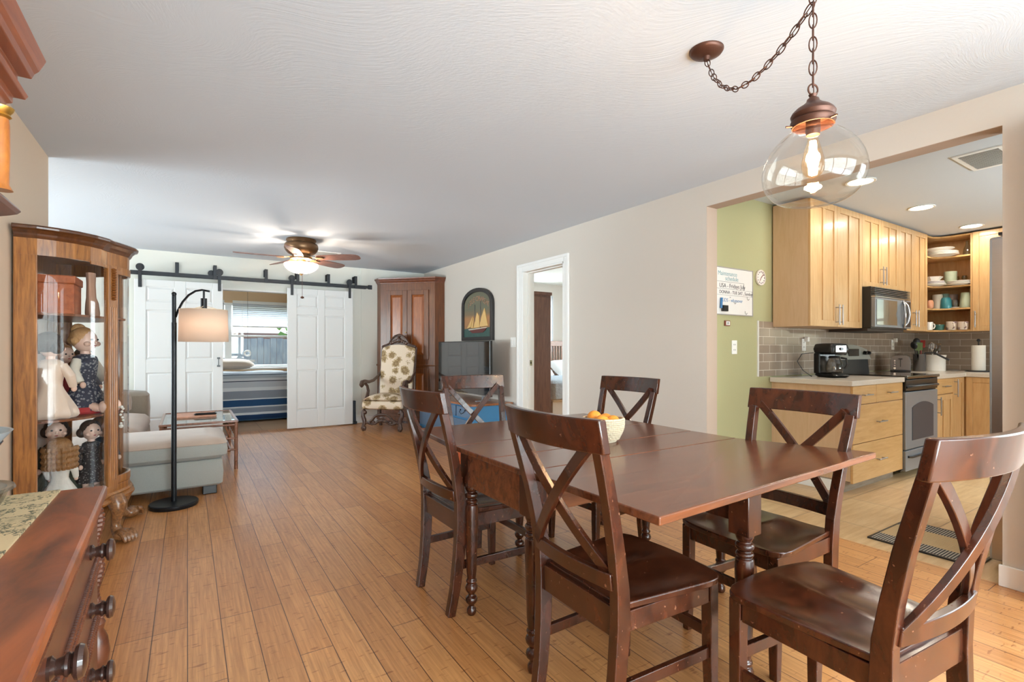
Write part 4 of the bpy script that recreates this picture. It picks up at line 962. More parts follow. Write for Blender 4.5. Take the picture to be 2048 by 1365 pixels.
ct = thing('coffee_table', 'low bamboo coffee table with a glass top beside the grey chaise', 'table', (.15, 6.0, 0))
M_bam = wood('rattan_red', (100, 58, 38), (146, 92, 62), .35, (14, 14, 1), .4, 5)
gx0, gx1, gy0, gy1, gz = -.20, .395, 5.55, 6.52, .455
for x in (gx0, gx1):
    for y in (gy0, gy1):
        b = MB().cyl((x, y, 0), (x, y, gz), .016, n=14)
        for z in (.08, .19, .31, .40): b.lathe([(.016, z-.004), (.0185, z), (.016, z+.004)], (x, y, 0), 14, cap=False)
        b.build('leg', M_bam, ct, smooth=True)
b = MB()
for z in (.19, .30, .43):
    for p, q in (((gx0, gy0), (gx1, gy0)), ((gx1, gy0), (gx1, gy1)), ((gx1, gy1), (gx0, gy1)), ((gx0, gy1), (gx0, gy0))): b.cyl(p+(z,), q+(z,), .010, n=10)
for i in range(6):
    y = gy0+.08+i*.16; b.cyl((gx1, y, .43), (gx1, y+.06, .30), .008, n=8); b.cyl((gx1, y+.09, .43), (gx1, y+.02, .30), .008, n=8)
for i in range(4):
    x = gx0+.08+i*.14; b.cyl((x, gy0, .43), (x+.05, gy0, .30), .008, n=8)
b.build('lattice_frame', M_bam, ct, smooth=True)
b = MB().box(gx0-.02, gx1+.02, gy0-.02, gy0+.005, gz, gz+.02).box(gx0-.02, gx1+.02, gy1-.005, gy1+.02, gz, gz+.02).box(gx0-.02, gx0+.005, gy0, gy1, gz, gz+.02).box(gx1-.005, gx1+.02, gy0, gy1, gz, gz+.02).build('rim', M_bam, ct, bevel=.004)
MB().box(gx0+.005, gx1-.005, gy0+.005, gy1-.005, gz+.004, gz+.014).build('glass_top', glass('table_glass', (226, 236, 232), .0, 2.5), ct)
b = MB()
for i in range(14): b.cyl((gx0+.03+i*.04, gy0+.02, .19), (gx0+.03+i*.04, gy1-.02, .19), .008, n=8)
b.build('lower_shelf', M_bam, ct, smooth=True)
o = MB().box(-.12, .25, 5.98, 6.36, gz+.014, gz+.03).build('picture_book', mat('book_cover', (196, 140, 112), .5, noise=.5, nscale=26), loc=(.06, 6.17, gz+.014), bevel=.003); tag(o, 'flat reddish picture book lying on the glass coffee table', 'book')
o = cushion(MB(), .05, .26, 6.05, 6.10, gz+.0301, gz+.05, .012, 0).build('remote_control', M_black, loc=(.15, 6.08, gz+.03), smooth=True); tag(o, 'long black remote control on the picture book', 'remote control')

# ------------------------------------------------------------------ corner cupboard
cw = thing('corner_cupboard', 'tall reddish-brown corner cupboard with panelled doors', 'cupboard', (3.0, 7.6, 0))
XC, YC = XR-.004, YF-.004
def cpoly(o, s): # o: outset of the diagonal face, s: return length
    # plan: walls at XC, YC; front diagonal from A to B
    A = (2.62-o*.7, 7.70-o*.7+.0); 
    return [(2.56-o, YC), (2.56-o, 7.78-o*.4), (3.20-o*.4, 7.14-o), (XC, 7.14-o), (XC, YC)]
MB().prism(cpoly(0, 0), .09, 2.20).build('carcass', M_cherry, cw)
MB().prism(cpoly(-.02, 0), 0, .09).build('plinth', M_dark, cw)
pp = [(2.56, YC), (2.56, 7.78), (3.20, 7.14), (XC, 7.14)]
MB().molding(pp, [(-.05, 2.19), (.004, 2.19), (.008, 2.205), (.022, 2.222), (.03, 2.245), (.045, 2.255), (.048, 2.275), (-.05, 2.275)]).build('crown', wood('cherry_dark', (84, 40, 22), (118, 62, 34), .35, (4, 4, 8), .3), cw, bevel=.001)
MB().molding(pp, [(-.02, .04), (.014, .04), (.014, .10), (.004, .115), (-.02, .115)]).build('base_molding', M_cherry, cw)
MB().molding(pp, [(-.02, .895), (.012, .895), (.016, .91), (.012, .925), (-.02, .925)]).build('waist_molding', M_cherry, cw)
dl = math.hypot(.64, .64); MF = Matrix.Translation((2.56, 7.78, 0)) @ Matrix.Rotation(-PI/4, 4, 'Z')   # local x along the face, -y outwards
def face_door(x0, x1, z0, z1, knob=None):
    b = MB(); fr = .075
    b.box(x0, x0+fr, -.018, 0, z0, z1, MF).box(x1-fr, x1, -.018, 0, z0, z1, MF).box(x0+fr, x1-fr, -.018, 0, z0, z0+fr, MF).box(x0+fr, x1-fr, -.018, 0, z1-fr, z1, MF)
    d = b.build('door', M_cherry, cw, bevel=.003)
    MB().loft([[MF @ Vector((p0, y, q0)) for p0, q0 in ((x0+fr+a, z0+fr+a), (x1-fr-a, z0+fr+a), (x1-fr-a, z1-fr-a), (x0+fr+a, z1-fr-a))] for a, y in ((0, -.003), (.012, -.006), (.035, -.014), (.04, -.014))]).build('door_panel', wood('cherry_panel', (116, 58, 22), (164, 92, 40), .3, (10, 10, 1), .4), d)
    if knob: p = MF @ Vector((knob[0], -.026, knob[1])); MB().sph(p, .011).build('door_knob', mat('brass', (190, 150, 90), .3, .9), d, smooth=True)
face_door(.10, .45, 1.00, 2.08, (.435, 1.42)); face_door(.455, .805, 1.00, 2.08)
face_door(.10, .45, .16, .86); face_door(.455, .805, .16, .86, (.47, .6))
# ------------------------------------------------------------------ carved armchair
p0, p1 = Vector((2.05, 7.10, 0)), Vector((2.50, 6.69, 0))
mid = (p0+p1)/2; ux = (p1-p0).normalized(); fwd = Vector((ux.y, -ux.x, 0))      # fwd points to the viewer
if fwd.y > 0: fwd = -fwd
ang = math.atan2(fwd.y, fwd.x)+PI/2     # local -y = forward
ac = thing('carved_armchair', 'high-backed armchair in brown floral fabric with dark carved frame', 'armchair', (mid.x-fwd.x*.30, mid.y-fwd.y*.30, 0), ang, world=False)
M_flo = pattern('floral_tapestry', 'floral', (222, 204, 182), [(204, 180, 138), (128, 102, 70)], 7.5, .9, dict(q=.74, k=.60))
M_car = wood('carved_walnut', (52, 34, 28), (92, 64, 50), .38, (14, 14, 14), .3, 4)
W2 = .30
b = MB(); cushion(b, -.30, .30, -.30, .27, .31, .43, .03, .0); b.build('seat_rail', M_flo, ac, smooth=True)
b = MB(); cushion(b, -.285, .285, -.295, .26, .43, .47, .04, .045); b.build('seat', M_flo, ac, smooth=True)
b = MB(); R = []
for z, w_, y in ((.40, .245, .22), (.6, .25, .235), (.8, .255, .27), (1.0, .26, .31), (1.15, .262, .345), (1.18, .25, .352)):
    n = 16; r = []
    for k in range(n+1): u_ = -1+2*k/n; r.append((u_*w_, y-.035*(1-u_**4)-.02, z+(.05*(1-u_*u_) if z > 1.1 else 0)))
    for k in range(n+1): u_ = 1-2*k/n; r.append((u_*w_, y+.045, z+(.05*(1-u_*u_) if z > 1.1 else 0)))
    R.append(r)
b.loft(R); b.build('backrest', M_flo, ac, smooth=True)
b = MB(); c1_ = [(-.265, 1.185), (-.25, 1.225), (-.2, 1.23), (-.155, 1.26), (-.13, 1.31), (-.085, 1.36), (0, 1.395), (.085, 1.36), (.13, 1.31), (.155, 1.26), (.2, 1.23), (.25, 1.225), (.265, 1.185), (.2, 1.175), (.1, 1.205), (0, 1.225), (-.1, 1.205), (-.2, 1.175)]
MC_ = Matrix.Translation((0, .385, 0)) @ Matrix.Rotation(PI/2, 4, 'X')
b.prism(c1_, 0, .04, MC_)
for sx in (-1, 1):
    b.tube([(sx*.262, .35, 1.19), (sx*.245, .345, 1.215), (sx*.2, .34, 1.225), (sx*.155, .34, 1.25), (sx*.12, .34, 1.31), (sx*.06, .34, 1.365), (0, .34, 1.385)], .013, 8); b.sph((sx*.258, .345, 1.20), .02, 10, 8)
    for k in range(4): b.sph((sx*(.03+k*.03), .34, 1.29-k*.012), (.022, .016, .026), 8, 6)
b.sph((0, .335, 1.30), (.035, .025, .045), 10, 8).sph((0, .338, 1.365), (.03, .02, .022), 10, 8)
b.build('carved_crest', M_car, ac, smooth=True)
for sx in (-1, 1):
    x = sx*.275
    MB().sweep([(x, .31, 0), (x, .27, .2), (x, .26, .42), (x*.96, .30, .8), (x*.96, .37, 1.19)], .035, .04).build('back_post', M_car, ac, bevel=.005)
    # arm: sweeping from the back to a scroll
    b = MB().tube([(x, .29, .80), (x*1.0, .20, .755), (x*1.05, .08, .70), (x*1.1, -.05, .685), (x*1.14, -.16, .70), (x*1.16, -.235, .69), (x*1.16, -.262, .655), (x*1.16, -.235, .632)], [.02, .02, .022, .024, .027, .03, .028, .022], 12)
    b.sph((x*1.16, -.235, .66), (.034, .034, .034), 12, 8); b.build('arm', M_car, ac, smooth=True)
    b = MB().tube([(x*1.13, -.16, .68), (x*1.10, -.10, .63), (x*1.07, -.085, .56), (x*1.04, -.13, .49), (x*1.02, -.18, .44), (x*1.02, -.155, .40)], [.022, .02, .022, .026, .03, .022], 12); b.build('arm_support', M_car, ac, smooth=True)
    # front leg: scroll C shapes
    b = MB().tube([(x*.93, -.262, .27), (x*1.0, -.262, .30), (x*1.06, -.262, .27), (x*1.05, -.265, .21), (x*.97, -.27, .16), (x*.95, -.27, .12), (x*1.0, -.275, .075), (x*1.04, -.28, .045), (x*1.0, -.28, .02), (x*.93, -.28, .026), (x*.90, -.28, .055)], [.02, .026, .03, .028, .03, .027, .025, .026, .02, .02, .016], 10)
    b.sph((x*.95, -.262, .265), (.03, .03, .03), 10, 8).sph((x*.95, -.28, .05), (.03, .026, .03), 10, 8); b.build('front_leg', M_car, ac, smooth=True)
b = MB()
pts = [(-.25, .12), (-.2, .13), (-.15, .16), (-.11, .21), (-.06, .235), (0, .24), (.06, .235), (.11, .21), (.15, .16), (.2, .13), (.25, .12)]
b.tube([(x, -.265, z) for x, z in pts], .020, 8)
for sx in (-1, 1):
    b.sph((sx*.19, -.265, .12), .026, 8, 6).sph((sx*.13, -.265, .13), .024, 8, 6); b.tube([(sx*.22, -.265, .13), (sx*.16, -.265, .10), (sx*.1, -.265, .11), (sx*.06, -.265, .14)], .016, 8)
for k in range(5): b.sph((-.06+.03*k, -.268, .155-.012*abs(k-2)*.5), (.024, .018, .024), 8, 6)
b.sph((0, -.268, .19), (.05, .012, .03), 10, 6)
b.build('carved_stretcher', M_car, ac, smooth=True)

# ------------------------------------------------------------------ blue console, television, carved ship sign
tc_ = thing('tv_console', 'low bright blue console with brown wooden top under the television', 'console', (3.05, 5.9, 0))
M_blue = mat('console_blue', (62, 128, 176), .5, noise=.06, nscale=9); M_bluef = mat('console_blue_grey', (96, 122, 150), .5, noise=.06, nscale=9)
MB().box(2.83, 3.345, 5.22, 6.85, .05, .485).build('body', M_blue, tc_, bevel=.004)
b = MB(); fp = [(3.355, 5.17), (3.355, 6.9), (2.79, 6.9)]+[(2.79-.035*math.sin(PI*i/12), 6.9-1.68*i/12-.03) for i in range(13)]+[(2.84, 5.17)]
b.prism(fp, .485, .512); b.build('top', wood('console_top', (128, 76, 44), (168, 106, 66), .3, (9, 1.5, 9), .4), tc_, bevel=.006)
for i in range(4):
    y0 = 5.27+i*.39
    d = MB().box(2.812, 2.832, y0, y0+.36, .33, .46).build('drawer', M_bluef, tc_, bevel=.004)
    b = MB().tube([(2.806, y0+.12, .42), (2.79, y0+.125, .395), (2.786, y0+.18, .375), (2.79, y0+.235, .395), (2.806, y0+.24, .42)], .004, 8).cyl((2.812, y0+.12, .42), (2.800, y0+.12, .42), .01, n=8).cyl((2.812, y0+.24, .42), (2.800, y0+.24, .42), .01, n=8); b.build('drawer_pull', M_black, d, smooth=True)
    if i < 2:
        x0_ = 5.27+i*.78; MB().box(2.812, 2.832, x0_, x0_+.75, .09, .305).build('door', M_bluef, tc_, bevel=.004)
for x in (2.87, 3.29):
    for y in (5.28, 6.79): MB().box(x-.025, x+.025, y-.025, y+.025, 0, .05).build('foot', M_blue, tc_)
tv = thing('television', 'flat black television on the blue console reflecting the room', 'television', (3.08, 5.93, .512))
MT = Matrix.Translation((3.06, 5.90, 0)) @ Matrix.Rotation(math.radians(4), 4, 'Z')
MB().box(-.02, .02, -.63, .66, .575, 1.265, MT).build('body', M_black, tv, bevel=.005)
MB().box(-.0235, -.0195, -.618, .648, .595, 1.255, MT).build('screen', mat('tv_screen', (10, 11, 14), .04, spec=1.0, coat=1), tv)
MB().box(-.0235, -.019, -.625, .655, .576, .592, MT).build('chrome_strip', M_chrome, tv)
for y in (-.45, .45): MB().box(-.11, .11, y-.015, y+.015, .5121, .524, MT).box(-.012, .012, y-.012, y+.012, .524, .576, MT).build('stand_foot', M_steel_d, tv, bevel=.002)
sg = thing('ship_plaque', 'arched wooden plaque with a carved sailing ship above the television', 'plaque', (XR-.02, 6.05, 1.28))
AY0, AY1, AZ0, AZS, AZT = 5.625, 6.485, 1.28, 1.765, 2.0
def arch(o, n=16):
    P = [(AY1-o, AZ0+o), (AY1-o, AZS)]; c_ = (AY0+AY1)/2; hw_ = (AY1-AY0)/2-o; hh = AZT-o-AZS
    for k in range(1, n): a = PI*k/n; P.append((c_+hw_*math.cos(a)*(1), AZS+hh*math.sin(a)**.9))
    P += [(AY0+o, AZS), (AY0+o, AZ0+o)]; return P
MW = Matrix(((0, 0, 1, 0), (1, 0, 0, 0), (0, 1, 0, 0), (0, 0, 0, 1)))     # (x,y,z) -> x along Y, y along Z, z along X
MB().prism(arch(0), XR-.018, XR-.002, MW).build('board', mat('plaque_black', (44, 42, 42), .5), sg)
b = MB(); A0, A1 = arch(0), arch(.05); n = len(A0)
b.loft([[(XR-.045, A0[i][0], A0[i][1]), (XR-.045, A1[i][0], A1[i][1]), (XR-.018, A1[i][0], A1[i][1]), (XR-.018, A0[i][0], A0[i][1])] for i in range(n)], loop=True); b.build('frame', mat('plaque_black', (44, 42, 42), .5), sg, bevel=.003)
M_skyp = pattern('plaque_sky', 'bands', (0, 0, 0), [(0, (74, 96, 84)), (.2, (150, 112, 78)), (.42, (166, 120, 80)), (.52, (120, 106, 82)), (.62, (104, 104, 86))], params=dict(axis='Z', a=0, b=.72), rough=.6)
M_skyp.node_tree.nodes['Color Ramp'].color_ramp.interpolation = 'EASE'
MB().prism(arch(.052), XR-.0205, XR-.018, MW).build('painted_sky', M_skyp, sg)
def plq(pts, x0, x1, name, m): MB().prism(pts, x0, x1, MW).build(name, m, sg, bevel=.0015)
# Y runs away from the viewer: larger Y is left in the picture; u in 0..1 from left to right
def pu(u_, v_): return (AY1-.05-u_*(AY1-AY0-.10), AZ0+.05+v_*(AZT-AZ0-.10))
M_sail = mat('sail_cream', (216, 178, 116), .6, noise=.1, nscale=20)
plq([pu(0, 0), pu(0, .19), pu(1, .20), pu(1, 0)], XR-.024, XR-.020, 'sea', mat('sea_green', (56, 84, 78), .5, noise=.3, nscale=18))
plq([pu(.22, .155), pu(.86, .185), pu(.80, .13), pu(.72, .09), pu(.34, .085)], XR-.034, XR-.022, 'hull', mat('hull_maroon', (96, 48, 44), .5))
plq([pu(.18, .175), pu(.88, .20), pu(.87, .185), pu(.22, .155)], XR-.036, XR-.022, 'gunwale', mat('hull_white', (214, 206, 190), .5))
for S_ in ([(.13, .20), (.34, .46), (.28, .23)], [(.28, .21), (.38, .44), (.36, .20)], [(.38, .20), (.51, .54), (.58, .46), (.60, .21)], [(.60, .22), (.66, .40), (.78, .62), (.90, .23)]):
    plq([pu(*q) for q in S_], XR-.032, XR-.021, 'sail', M_sail)
for a_, b_ in (((.42, .19), (.42, .72)), ((.63, .19), (.63, .78))):
    p_, q_ = pu(*a_), pu(*b_); MB().cyl((XR-.028, p_[0], p_[1]), (XR-.028, q_[0], q_[1]), .0035, n=8).build('mast', M_black, sg)
for u_, v_, ch in [(.17, .735, 'I'), (.245, .795, 'S'), (.315, .835, 'L'), (.385, .86, 'E'), (.50, .875, 'O'), (.575, .872, 'F')]+[(.66, .85, 'W'), (.725, .825, 'I'), (.765, .80, 'G'), (.83, .765, 'H'), (.895, .72, 'T')]:
    q = pu(u_, v_-.08); b = text_mesh(ch, .10, Matrix.Translation((XR-.0225, q[0], q[1])) @ Matrix(((0, 0, -1, 0), (-1, 0, 0, 0), (0, 1, 0, 0), (0, 0, 0, 1))), .002, 'CENTER')
    b.build('letter', mat('letter_tan', (166, 128, 104), .5), sg)
sw_ = at(1027, 685, X=XR)
s_ = thing('light_switch', 'white double light switch to the left of the bedroom doorway', 'switch', (XR-.004, sw_.y, sw_.z))
MB().box(XR-.006, XR-.0005, sw_.y-.06, sw_.y+.06, sw_.z-.06, sw_.z+.06).build('plate', M_white, s_, bevel=.002)
for d_ in (-.024, .024): MB().box(XR-.010, XR-.006, sw_.y+d_-.016, sw_.y+d_+.016, sw_.z-.035, sw_.z+.035).build('rocker', M_white, s_, bevel=.001)
# ------------------------------------------------------------------ kitchen
UX0, UYF, LYF = 4.45, 2.23, 1.905
def cab_door(root, x0, x1, z0, z1, y, hx=None, hz=None, two=True, name='door', m=M_maple):
    """recessed-panel door at y facing -y"""
    g = .0015; x0 += g; x1 -= g; z0 += g; z1 -= g; fr = .055
    b = MB().box(x0, x0+fr, y-.02, y, z0, z1).box(x1-fr, x1, y-.02, y, z0, z1).box(x0+fr, x1-fr, y-.02, y, z0, z0+fr).box(x0+fr, x1-fr, y-.02, y, z1-fr, z1)
    b.box(x0+fr, x1-fr, y-.012, y, z0+fr, z1-fr)
    if two and x1-x0 > .3: mx_ = (x0+x1)/2; b.box(mx_-.022, mx_+.022, y-.02, y-.012, z0+fr, z1-fr)
    d = b.build(name, m, root, bevel=.0025)
    if hx is not None: bar_handle(d, (hx, y-.02, hz-.09), (hx, y-.02, hz+.09), (0, -1, 0))
    return d
def bar_handle(d, p0, p1, out, r=.0055, name='handle'):
    p0, p1, out = Vector(p0), Vector(p1), Vector(out); o = out*.032; t = (p1-p0).normalized()
    b = MB().cyl(p0+o, p1+o, r, n=10)
    for p in (p0+t*.025, p1-t*.025): b.cyl(p, p+o, r*.8, n=8)
    b.build(name, M_steel, d, smooth=True)
ax = lambda px, Y=UYF-.02: at(px, 650, Y=Y).x
e0, e1, e2 = UX0, ax(1675), ax(1724.7)
Zt, Zb = 2.455, 1.362
uc = thing('upper_cabinet', 'tall two-door maple wall cabinet nearest the dining room', 'cabinet', (5, 2.4, Zb), group='maple wall cabinets')
MB().box(e0, e2-.001, UYF, YG-.014, Zb, Zt).build('carcass', M_maple_p, uc)
cab_door(uc, e0, e1, Zb, Zt, UYF, e1-.03, Zb+.11); cab_door(uc, e1, e2, Zb, Zt, UYF, e1+.03, Zb+.11)
e3, e4 = ax(1763), ax(1798)
ZM = 1.76
um = thing('upper_cabinet', 'short two-door maple cabinet above the microwave', 'cabinet', (5.8, 2.4, ZM), group='maple wall cabinets')
MB().box(e2+.001, e4-.001, UYF, YG, ZM, Zt).build('carcass', M_maple, um)
cab_door(um, e2, e3, ZM, Zt, UYF, e3-.035, ZM+.13); cab_door(um, e3, e4, ZM, Zt, UYF, e3+.035, ZM+.13)
e5, e6 = ax(1828), ax(1855)
ur = thing('upper_cabinet', 'two-door maple wall cabinet right of the microwave', 'cabinet', (6.6, 2.4, Zb), group='maple wall cabinets')
MB().box(e4+.001, e6-.001, UYF, YG-.014, Zb, Zt).build('carcass', M_maple, ur)
cab_door(ur, e4, e5, Zb, Zt, UYF, e5-.035, Zb+.13); cab_door(ur, e5, e6, Zb, Zt, UYF, e5+.035, Zb+.13)
XF = 7.30
cs = thing('corner_shelf_cabinet', 'open maple corner cabinet with curved shelves of dishes', 'cabinet', (7.3, 2.3, Zb))
XS, YS0, YS1 = XKR-.014, 1.905, YG-.014
pol = [(e6+.001, YS1), (e6+.001, UYF), (XF-.10, UYF-.005), (XF-.03, UYF-.05), (XF, UYF-.14), (XF, YS0), (XS, YS0), (XS, YS1)]
MB().box(e6+.001, e6+.018, UYF, YS1, Zb, Zt).build('side_panel', M_maple, cs); MB().box(XF, XS, YS0, YS0+.016, Zb, Zt).build('side_panel', M_maple, cs)
MB().box(e6+.02, XS, YS1-.008, YS1, Zb, Zt).build('back_panel', M_maple, cs); MB().box(XS-.008, XS, YS0+.017, YS1-.009, Zb, Zt).build('back_panel', M_maple, cs)
SZ = [Zb+.018, 1.628, 1.884, 2.222, Zt]
pol2 = [(e6+.019, YS1-.009), (e6+.019, UYF), (XF-.10, UYF-.005), (XF-.03, UYF-.05), (XF, UYF-.14), (XF, YS0+.017), (XS-.009, YS0+.017), (XS-.009, YS1-.009)]
for z in SZ: MB().prism(pol2, z-.018, z).build('shelf', M_maple_h, cs, bevel=.002)
ue = thing('upper_cabinet', 'maple wall cabinet between the open corner shelves and the refrigerator', 'cabinet', (7.4, 1.4, Zb), group='maple wall cabinets')
MB().box(XF, XS, 1.46, YS0-.001, Zb, Zt).build('carcass', M_maple, ue)
def side_door(root, y0, y1, z0, z1, x, hy=None, hz=None, L=.18):
    fr = .055; g = .0015
    b = MB().box(x-.02, x, y0+g, y0+fr, z0, z1).box(x-.02, x, y1-fr, y1-g, z0, z1).box(x-.02, x, y0+fr, y1-fr, z0, z0+fr).box(x-.02, x, y0+fr, y1-fr, z1-fr, z1).box(x-.012, x, y0+fr, y1-fr, z0+fr, z1-fr)
    d = b.build('door', M_maple, root, bevel=.0025)
    if hy is not None: bar_handle(d, (x-.02, hy, hz-L/2), (x-.02, hy, hz+L/2), (-1, 0, 0))
side_door(ue, 1.46, YS0-.005, Zb, Zt, XF, YS0-.035, Zb+.13)
# base cabinets
CZ = .91
lx = lambda px: at(px, 800, Y=LYF-.02).x
l0, l1, l2 = 4.45, lx(1752.6), 5.40
lb = thing('base_cabinet', 'maple drawer cabinet facing the dining room, two small over two deep drawers', 'cabinet', (4.9, 2.2, 0), group='maple base cabinets')
MB().box(l0, l2, LYF, YG-.002, .10, CZ-.042).build('carcass', M_maple_p, lb)
MB().box(l0+.0, l2, LYF+.055, YG-.002, .0, .10).build('toe_kick', wood('toe_grey', (128, 116, 100), (160, 148, 132), .5, (1, 9, 9)), lb)
MB().box(l0-.012, l0, LYF+.06, YG-.002, 0, .09).build('white_base_strip', M_trim, lb)
for k, (x0, x1, z0, z1) in enumerate([(l0, l1, .715, .865), (l1, l2, .715, .865), (l0, l2, .40, .710), (l0, l2, .085, .395)]):
    d = MB().box(x0+.002, x1-.002, LYF-.02, LYF, z0, z1).build('drawer', M_maple_h, lb, bevel=.003)
    m_ = (x0+x1)/2; bar_handle(d, (m_-.075, LYF-.02, (z0+z1)/2), (m_+.075, LYF-.02, (z0+z1)/2), (0, -1, 0))
s0, s1 = 5.405, 6.165
rb = thing('base_cabinet', 'maple base cabinet right of the stove, a drawer over a narrow door', 'cabinet', (6.5, 2.2, 0), group='maple base cabinets')
r1, r2 = lx(1906), 7.0
MB().box(s1+.004, r2, LYF, YG-.002, .10, CZ-.042).build('carcass', M_maple, rb); MB().box(s1+.004, r2, LYF+.06, YG-.002, 0, .10).build('toe_kick', wood('toe_grey', (128, 116, 100), (160, 148, 132)), rb)
d = MB().box(s1+.006, r1-.002, LYF-.02, LYF, .715, .865).build('drawer', M_maple_h, rb, bevel=.003); bar_handle(d, ((s1+r1)/2-.075, LYF-.02, .79), ((s1+r1)/2+.075, LYF-.02, .79), (0, -1, 0))
cab_door(rb, s1+.006, r1, .10, .705, LYF, s1+.05, .60); cab_door(rb, r1, r2-.03, .10, .865, LYF, r1+.035, .76, two=False)
sb = thing('base_cabinet', 'maple base cabinet run beside the refrigerator facing left', 'cabinet', (7.3, 1.4, 0), group='maple base cabinets')
MB().box(r2, XKR-.002, .95, LYF-.001, .10, CZ-.042).build('carcass', M_maple, sb); MB().box(r2+.06, XKR-.002, .95, LYF-.001, 0, .10).build('toe_kick', wood('toe_grey', (128, 116, 100), (160, 148, 132)), sb)
side_door(sb, 1.42, LYF-.03, .10, .865, r2); side_door(sb, .96, 1.415, .10, .865, r2)
# countertops
M_cnt = mat('speckled_counter', (206, 196, 184), .22, noise=.25, nscale=240)
o = MB().box(4.40, s0-.003, LYF-.035, YG-.013, CZ-.042, CZ).build('countertop', M_cnt, loc=(4.9, 2.2, CZ-.042), bevel=.004); tag(o, 'speckled beige countertop left of the stove with the coffee maker', 'countertop')
o = MB().prism([(s1+.003, LYF-.035), (r2-.035, LYF-.035), (r2-.035, .95), (XKR-.013, .95), (XKR-.013, YG-.013), (s1+.003, YG-.013)], CZ-.042, CZ).build('countertop', M_cnt, loc=(7, 2.2, CZ-.042), bevel=.004); tag(o, 'speckled L-shaped countertop right of the stove with the toaster', 'countertop')
# stove
st = thing('stove', 'stainless steel electric range with black glass cooktop', 'stove', ((s0+s1)/2, 2.2, 0))
SF = LYF-.02
MB().box(s0, s1, SF+.02, YG-.03, .05, .895).build('body', M_black, st, bevel=.003)
MB().box(s0, s1, SF-.035, YG-.09, .895, .922).build('cooktop', mat('black_glass', (18, 18, 20), .05, coat=1), st, bevel=.005)
b = MB().box(s0+.005, s1-.005, SF-.02, SF+.02, .255, .775); od = b.build('oven_door', M_steel_d, st, bevel=.006)
w0, w1 = s0+.14, s1-.12
pts = [(w0, .33), (w1, .33), (w1, .63)]+[(w1-(w1-w0)*k/20, .63+.045*math.sin(PI*k/20)**.8) for k in range(1, 20)]+[(w0, .63)]
MY = Matrix(((1, 0, 0, 0), (0, 0, 1, 0), (0, 1, 0, 0), (0, 0, 0, 1)))
MB().prism(pts, SF-.0235, SF-.019, MY).build('oven_window', mat('oven_glass', (64, 65, 72), .4, spec=.3), od, bevel=.002)
b = MB().box(s0+.01, s1-.01, SF-.02, SF+.02, .785, .885); b.build('upper_trim', M_black, st, bevel=.004)
b = MB().tube([(s0+.02, SF-.02, .82), (s0+.04, SF-.045, .825), (s0+.2, SF-.052, .825), (s1-.25, SF-.052, .825), (s1-.09, SF-.045, .825), (s1-.07, SF-.02, .82)], .013, 10); b.build('door_handle', M_black, od, smooth=True)
dr2 = MB().box(s0+.005, s1-.005, SF-.02, SF+.02, .06, .245).build('warming_drawer', M_steel_d, st, bevel=.006)
b = MB().tube([(s0+.05, SF-.02, .19), (s0+.1, SF-.035, .185), (s1-.1, SF-.035, .185), (s1-.05, SF-.02, .19)], .011, 8); b.build('drawer_grip', M_black, dr2, smooth=True)
b = MB().loft([[(x, YG-.10, .922), (x, YG-.03, .922), (x, YG-.03, 1.10), (x, YG-.08, 1.10)] for x in (s0+.01, s1-.01)]); b.build('backguard_base', M_black, st)
b = MB(); R = []
for k in range(13):
    u_ = k/12; x = s0+.0+u_*(s1-s0); zt = 1.16+.05*math.sin(PI*u_); R.append([(x, YG-.115, 1.055), (x, YG-.03, 1.055), (x, YG-.03, zt), (x, YG-.075, zt)])
bgp = b.loft(R).build('control_panel', mat('panel_steel', (172, 174, 166), .35, .3), st, bevel=.004)
cx_ = (s0+s1)/2
MB().box(cx_-.11, cx_+.11, YG-.112, YG-.09, 1.09, 1.165, Matrix.Identity(4)).build('display', mat('display_black', (26, 22, 20), .15), bgp, bevel=.004)
for x in (s0+.07, s0+.15, s1-.15, s1-.07): MB().cyl((x, YG-.105, 1.125), (x, YG-.135, 1.12), .021, .018, n=16).build('knob', M_black, bgp, smooth=True)
# microwave
MX0, MX1, MYF = e2+.004, e4-.004, UYF-.12
mw = thing('microwave', 'black and steel over-range microwave with curved handle', 'microwave', ((MX0+MX1)/2, 2.3, 1.36))
MB().box(MX0, MX1, MYF+.03, YG-.02, 1.36, ZM-.002).build('body', M_black, mw, bevel=.003)
MB().box(MX0, MX1, MYF+.06, YG-.04, 1.335, 1.36).build('base_plate', mat('dark_brown_metal', (58, 46, 40), .5), mw)
b = MB(); 
for i in range(5): b.box(MX0+.003, MX1-.003, MYF+.0, MYF+.03, 1.675+i*.0165, 1.684+i*.0165)
b.build('vent_louvers', mat('louver_grey', (92, 92, 94), .3, .5), mw, bevel=.001)
MB().box(MX0+.003, MX1-.003, MYF-.005, MYF+.03, 1.655, 1.668).build('trim_strip', M_steel, mw)
md = MB().box(MX0+.003, MX1-.003, MYF-.005, MYF+.03, 1.372, 1.652).build('door', M_steel_d, mw, bevel=.004)
MB().box(MX0+.03, MX0+.48, MYF-.008, MYF-.004, 1.395, 1.635).build('door_window', mat('mw_window', (52, 58, 54), .03, coat=1, spec=1), md)
MB().box(MX1-.13, MX1-.02, MYF-.008, MYF-.004, 1.385, 1.64).build('keypad', M_black, mw)
hx = MX1-.19
for sgn in (-1, 1):
    MB().tube([(hx, MYF-.008, 1.385), (hx+sgn*.035, MYF-.03, 1.43), (hx+sgn*.055, MYF-.04, 1.51), (hx+sgn*.035, MYF-.03, 1.60), (hx, MYF-.008, 1.645)], .012, 10).build('handle', M_steel, md, smooth=True)
